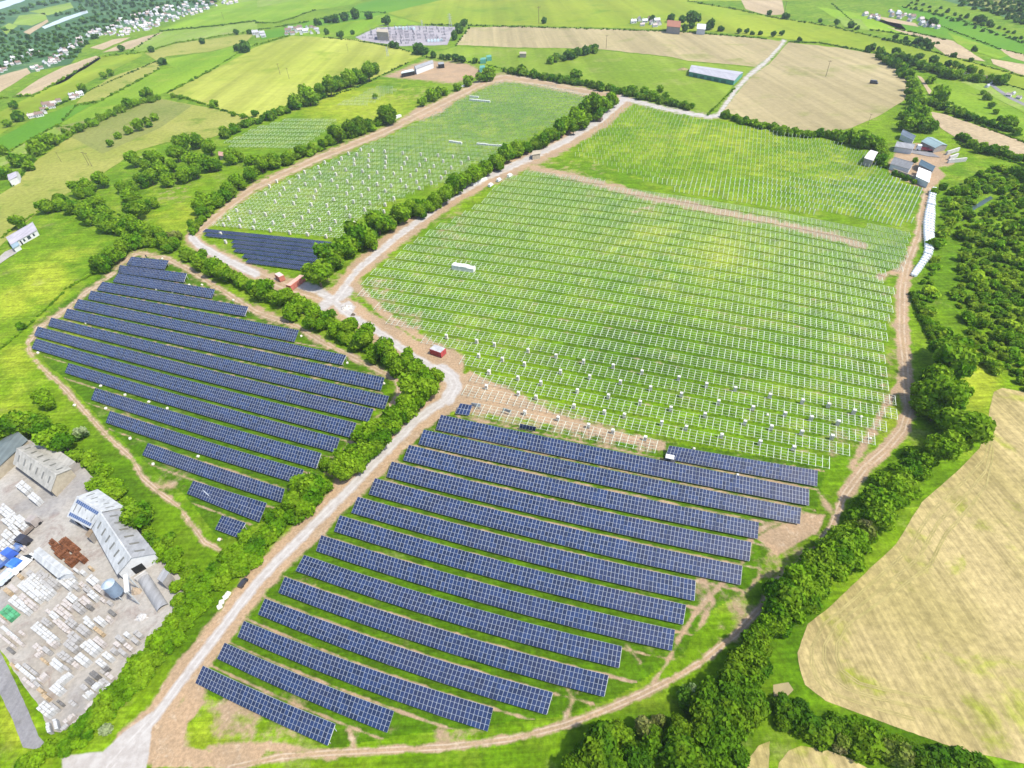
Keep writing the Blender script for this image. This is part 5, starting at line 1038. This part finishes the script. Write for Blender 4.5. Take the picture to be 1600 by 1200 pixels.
lorry(17, 872, .74, -.67, (.10, .16, .32), 'blue flatbed lorry with a dark cab in the yard', 12); lorry(2, 886, .74, -.6, (.06, .11, .30), 'deep blue lorry cut by the left edge of the photo', 9, (.04, .1, .4)); lorry(21, 898, .74, -.67, (.45, .5, .55), 'pale lorry with a blue cab behind the white van', 7, (.03, .12, .42)); lorry(8, 908, .74, -.67, (.35, .42, .6), 'pale blue trailer lorry left of the block stacks', 10, (.08, .2, .5)); lorry(1444, 236, -1, -.1, (.25, .05, .06), 'small maroon lorry with a white cab in the farmyard', 9, (.6, .6, .6))
lorry(44, 832, .74, -.67, (.16, .13, .11), 'brown flat trailer beside the white block stacks', 8, (.25, .22, .2))
def container(x, y, dx, dy, L, col, label, top=None, w=2.4, h=2.5):
    k = ksc(x, y); e = empty('container', label, 'container', local(x, y), hd(x, y, dx, dy), None, k); c = plain('container_paint', col, .6, .3, .15); m = MB(); m.box(-L/2, -w/2, .15, L/2, w/2, h, 0)
    n = int(L/.5)
    for i in range(n):
        for s in (-1, 1): m.box(-L/2+.15+i*.5, s*w/2-.04, .25, -L/2+.4+i*.5, s*w/2+.04, h-.1, 0)
    m.build('body', c, e); m = MB(); m.box(-L/2+.08, -w/2+.08, h, L/2-.08, w/2-.08, h+.06); m.build('roof', plain('container_roof', top or col, .6, .3, .15), e)
    m = MB(); m.box(L/2, -w/2+.1, .25, L/2+.06, -.03, h-.1); m.build('door', c, e); m = MB(); m.box(L/2, .03, .25, L/2+.06, w/2-.1, h-.1); m.build('door', c, e)
container(685, 553, 1, .35, 5.2, (.30, .045, .045), 'red container with a grey top beside the dirt track', (.3, .3, .3), 3.2); container(439, 437, .8, .6, 4.2, (.36, .13, .09), 'smaller orange container near the track junction', (.42, .34, .3)); container(464, 446, 1, -.75, 9, (.36, .12, .09), 'longer orange red container near the track junction', (.42, .26, .2))
def crate_stack(x0, y0, x1, y1, n, label, name='panel_crate_stack', h=2.2, w=1.8):
    k = ksc(x0, y0); A, B = at(x0, y0, 0), at(x1, y1, 0); m = MB(); d = (B-A)/n; r = random.Random(int(x0)); u = d/np.linalg.norm(d); s = np.array([-u[1], u[0], 0])*w*k/2
    for i in range(n):
        a, b = d*(i+.04), d*(i+.96); hh = np.array([0, 0, h*k*r.choice([1, 1, .95, .8])]); m.hexa([a-s, b-s, b+s, a+s], [a-s+hh, b-s+hh, b+s+hh, a+s+hh])
    o = m.build(name, FILM); o.location = tuple(A); tag(o, label, 'crate stack')
crate_stack(708, 419, 742, 424, 7, 'long white stack of crates among the frames of the big field', w=2.6); crate_stack(734, 152, 748, 153, 5, 'short white row of crates high in the far left frames', h=1.0, w=1.1); crate_stack(734, 157, 766, 160, 10, 'long white row of crates high in the far left frames', h=1.0, w=1.1); crate_stack(702, 222, 722, 225, 5, 'left white row of crates in the middle of the far left frames', h=1.0, w=1.1); crate_stack(745, 226, 784, 229, 10, 'right white row of crates in the middle of the far left frames', h=1.0, w=1.1); crate_stack(716, 139, 730, 133, 4, 'cream row of crates on the track by the hedge', h=1.0, w=1.1); crate_stack(612, 188, 626, 182, 5, 'pale row of crates on the verge of the upper track', h=1.3); crate_stack(738, 290, 760, 280, 6, 'pale row of crates beside the hedge on the long track', h=1.2)
# white wrapped bales
BALE = plain('white_bale_wrap', (.62, .63, .64), .4, .4, .05)
def bale_mesh():
    m = MB(); n = 14
    m.tube((-.6, 0, .6), (.6, 0, .6), .6, .6, n, cap=False)
    for s in (-1, 1): m.tube((s*.6, 0, .6), (s*.66, 0, .6), .6, .48, n)
    return m.mesh('wrapped_bale', BALE)
BALEM = bale_mesh()
spine = [(1456,302,7),(1454,318,9),(1452,336,13),(1450,352,14),(1450,368,14),(1451,382,13),(1450,394,11),(1447,403,9),(1440,413,8),(1433,423,8),(1425,434,7)]
nb = 0
for (x0, y0, w0), (x1, y1, w1) in zip(spine[:-1], spine[1:]):
    n = max(2, int(math.hypot(x1-x0, y1-y0)/3.3))
    for i in range(n):
        t = i/n; x, y, w = x0+(x1-x0)*t, y0+(y1-y0)*t, w0+(w1-w0)*t; c = max(2, round(w/4.2))
        for j in range(c):
            k = ksc(x, y); xx = x+(j-(c-1)/2)*w/c; s = .5*w/c*mpp(x, y)/.6*1.3
            o = link('wrapped_bale', BALEM, None, local(xx, y+.25*(xx-x)), 1.45+.12*((nb*29 % 10)/10-.5), (s, s, s)); nb += 1; tag(o, 'white wrapped bale in the long line beside the right hand track', 'bale', 'white wrapped bales by the right hand track')
# bags and scraps
def bag_mesh():
    m = MB(); n = 8
    for j, (rr, z) in enumerate(((.42, 0), (.5, .25), (.46, .6), (.3, .8), (.08, .85))):
        for i in range(n): a = 2*math.pi*i/n; q = rr*(1.25 if i % 2 == 0 else 1.); m.v.append((q*math.cos(a), q*math.sin(a), z))
    for j in range(4):
        for i in range(n): m.f.append((j*n+i, j*n+(i+1) % n, (j+1)*n+(i+1) % n, (j+1)*n+i)); m.m.append(0)
    return m.mesh('white_sack', plain('woven_white_sack', (.52, .50, .42), .8, .1))
BAG = bag_mesh()
for x, y in S('158,604 196,618 233,629 262,639 166,639 204,686 240,726 310,714 60,552 217,430 245,453 271,457 290,460 296,446 316,446 365,470 254,405 117,634 119,482 135,506 230,650 343,844 471,526 543,568 600,600 1152,743 1199,649 1359,686 1079,733 1345,652 1084,702'): 
    s = ksc(x, y)*.85; o = link('white_sack', BAG, None, local(x, y), x, (s, s, s)); tag(o, 'small white sack lying on the grass among the arrays', 'sack', 'white sacks among the arrays')
for i, (x, y) in enumerate(((353,934), (347,942), (357,929), (344,949))): s = ksc(x, y)*1.3; o = link('cream_bulk_bag', BAG, None, local(x, y), i, (s, s, s*.8)); tag(o, 'cream bulk bag in the heap beside the straight gravel road', 'bulk bag', 'cream bulk bags beside the gravel road')
# buggy parked at the end of the short array
k = ksc(1046, 720); e = empty('buggy', 'small white topped buggy at the left end of the short array', 'buggy', local(1046, 722), hd(1046, 722, 1, .2), None, k*1.2)
m = MB(); m.box(-1.3, -.65, .4, 1.3, .65, .9); m.box(-1.3, -.6, .9, -.2, .6, 1.1); m.build('body', plain('dark_buggy_paint', (.04, .04, .045), .5, .3), e); m = MB(); m.box(-1.2, -.7, 1.95, .9, .7, 2.05)
m.build('canopy', W_WHITE, e); m = MB()
for x in (-1.15, .8):
    for y in (-.6, .6): m.bar((x, y, .9), (x, y, 1.95), .06)
m.build('canopy_frame', GALVD, e); wheels(e, (-.9, .9), .6, .33, .2)
# lone worker at the top of the left array
def person(px, py, label):
    k = ksc(px, py)*1.15; pts = {'pel': (0, 0, .95, .13), 'chest': (0, 0, 1.32, .16), 'neck': (0, .02, 1.5, .06), 'head': (0, .03, 1.64, .10), 'top': (0, .03, 1.74, .07)}
    me = bpy.data.meshes.new('person'); v = []; ed = []; rad = []; ix = {}
    def add(n, x, y, z, r, par=None):
        ix[n] = len(v); v.append((x, y, z)); rad.append(r)
        if par: ed.append((ix[par], ix[n]))
    add('pel', 0, 0, .95, .15); add('waist', 0, 0, 1.12, .14, 'pel'); add('chest', 0, .01, 1.34, .17, 'waist'); add('neck', 0, .02, 1.5, .06, 'chest'); add('chin', 0, .04, 1.57, .08, 'neck'); add('head', 0, .03, 1.66, .105, 'chin'); add('crown', 0, .02, 1.75, .07, 'head')
    for s, n in ((-1, 'l'), (1, 'r')):
        add(n+'hip', s*.1, 0, .88, .10, 'pel'); add(n+'knee', s*.11, .02, .5, .065, n+'hip'); add(n+'ank', s*.12, -.01, .09, .045, n+'knee'); add(n+'toe', s*.13, .14, .04, .04, n+'ank')
        add(n+'sh', s*.2, 0, 1.42, .07, 'chest'); add(n+'elb', s*.27, -.02, 1.14, .05, n+'sh'); add(n+'wr', s*.26, .1, .92, .035, n+'elb'); add(n+'hand', s*.25, .14, .84, .035, n+'wr')
    me.from_pydata(v, ed, []); o = bpy.data.objects.new('person', me); C.objects.link(o)
    md = o.modifiers.new('skin', 'SKIN'); sk = me.skin_vertices[0] if me.skin_vertices else None
    if sk is None: bpy.context.view_layer.objects.active = o; sk = me.skin_vertices[0]
    for i, r in enumerate(rad): sk.data[i].radius = (r, r)
    sk.data[0].use_root = True; o.modifiers.new('sub', 'SUBSURF').levels = 1; o.modifiers['sub'].render_levels = 2
    me.materials.append(plain('dark_work_clothes', (.03, .032, .04), .9, .1)); o.location = local(px, py); o.scale = (k, k, k); tag(o, label, 'person')
try: person(230, 404, 'person in dark clothes standing at the top of the left hand block')
except Exception as ex: print('person', ex)
# ------------------------------------------------------------------ camera, sun, sky, air
cam = bpy.data.cameras.new('camera'); co = bpy.data.objects.new('camera', cam); C.objects.link(co)
cam.sensor_fit = 'HORIZONTAL'; cam.sensor_width = 36; cam.lens = 36*F/1600; cam.clip_start = 1; cam.clip_end = 40000
r0, d0, f0 = Vector((1, 0, 0)), Vector((0, -SP, -CP)), Vector((0, CP, -SP))
xr = CR*r0-SR*d0; dn = SR*r0+CR*d0
mt = Matrix((xr, -dn, -f0)).transposed().to_4x4(); mt.translation = (0, 0, H); co.matrix_world = mt
bpy.context.scene.camera = co
SAZ, SEL = math.atan2(.88, -.42), math.radians(58)
sun = bpy.data.lights.new('sun', 'SUN'); sun.energy = 3.2; sun.angle = math.radians(3); sun.color = (1, .95, .83)
so = bpy.data.objects.new('sun', sun); C.objects.link(so)
sdv = Vector((math.sin(SAZ)*math.cos(SEL), math.cos(SAZ)*math.cos(SEL), math.sin(SEL)))
so.rotation_euler = sdv.to_track_quat('Z', 'Y').to_euler(); so.location = (300, -200, 400)
w = bpy.data.worlds.new('World'); bpy.context.scene.world = w; w.use_nodes = True
sky = w.node_tree.nodes.new('ShaderNodeTexSky'); sky.sky_type = 'NISHITA'; sky.sun_disc = False; sky.sun_elevation = SEL; sky.sun_rotation = SAZ; sky.dust_density = 1.5
bg = w.node_tree.nodes['Background']; bg.inputs['Strength'].default_value = .15; w.node_tree.links.new(sky.outputs[0], bg.inputs['Color'])
HAZE = 0.00008
if HAZE:
    hb = MB(); hb.box(-9000, -600, -1.5, 9000, 9500, H+25); hz = hb.build('haze', N('thin_haze').mat); tag(hz, None, None, kind='stuff')
    t = hz.data.materials[0].node_tree; t.nodes.remove(t.nodes['Principled BSDF']); pv = t.nodes.new('ShaderNodeVolumePrincipled')
    pv.inputs['Density'].default_value = HAZE; pv.inputs['Color'].default_value = (.80, .88, 1., 1); pv.inputs['Anisotropy'].default_value = .2
    t.links.new(pv.outputs[0], t.nodes['Material Output'].inputs['Volume'])
sc = bpy.context.scene
sc.view_settings.view_transform = 'Standard'; sc.view_settings.look = 'None'; sc.view_settings.gamma = 1; sc.view_settings.exposure = 1.18
sc.cycles.max_bounces = 5; sc.cycles.diffuse_bounces = 2; sc.cycles.transmission_bounces = 2; sc.cycles.volume_bounces = 0
sc.cycles.use_denoising = True
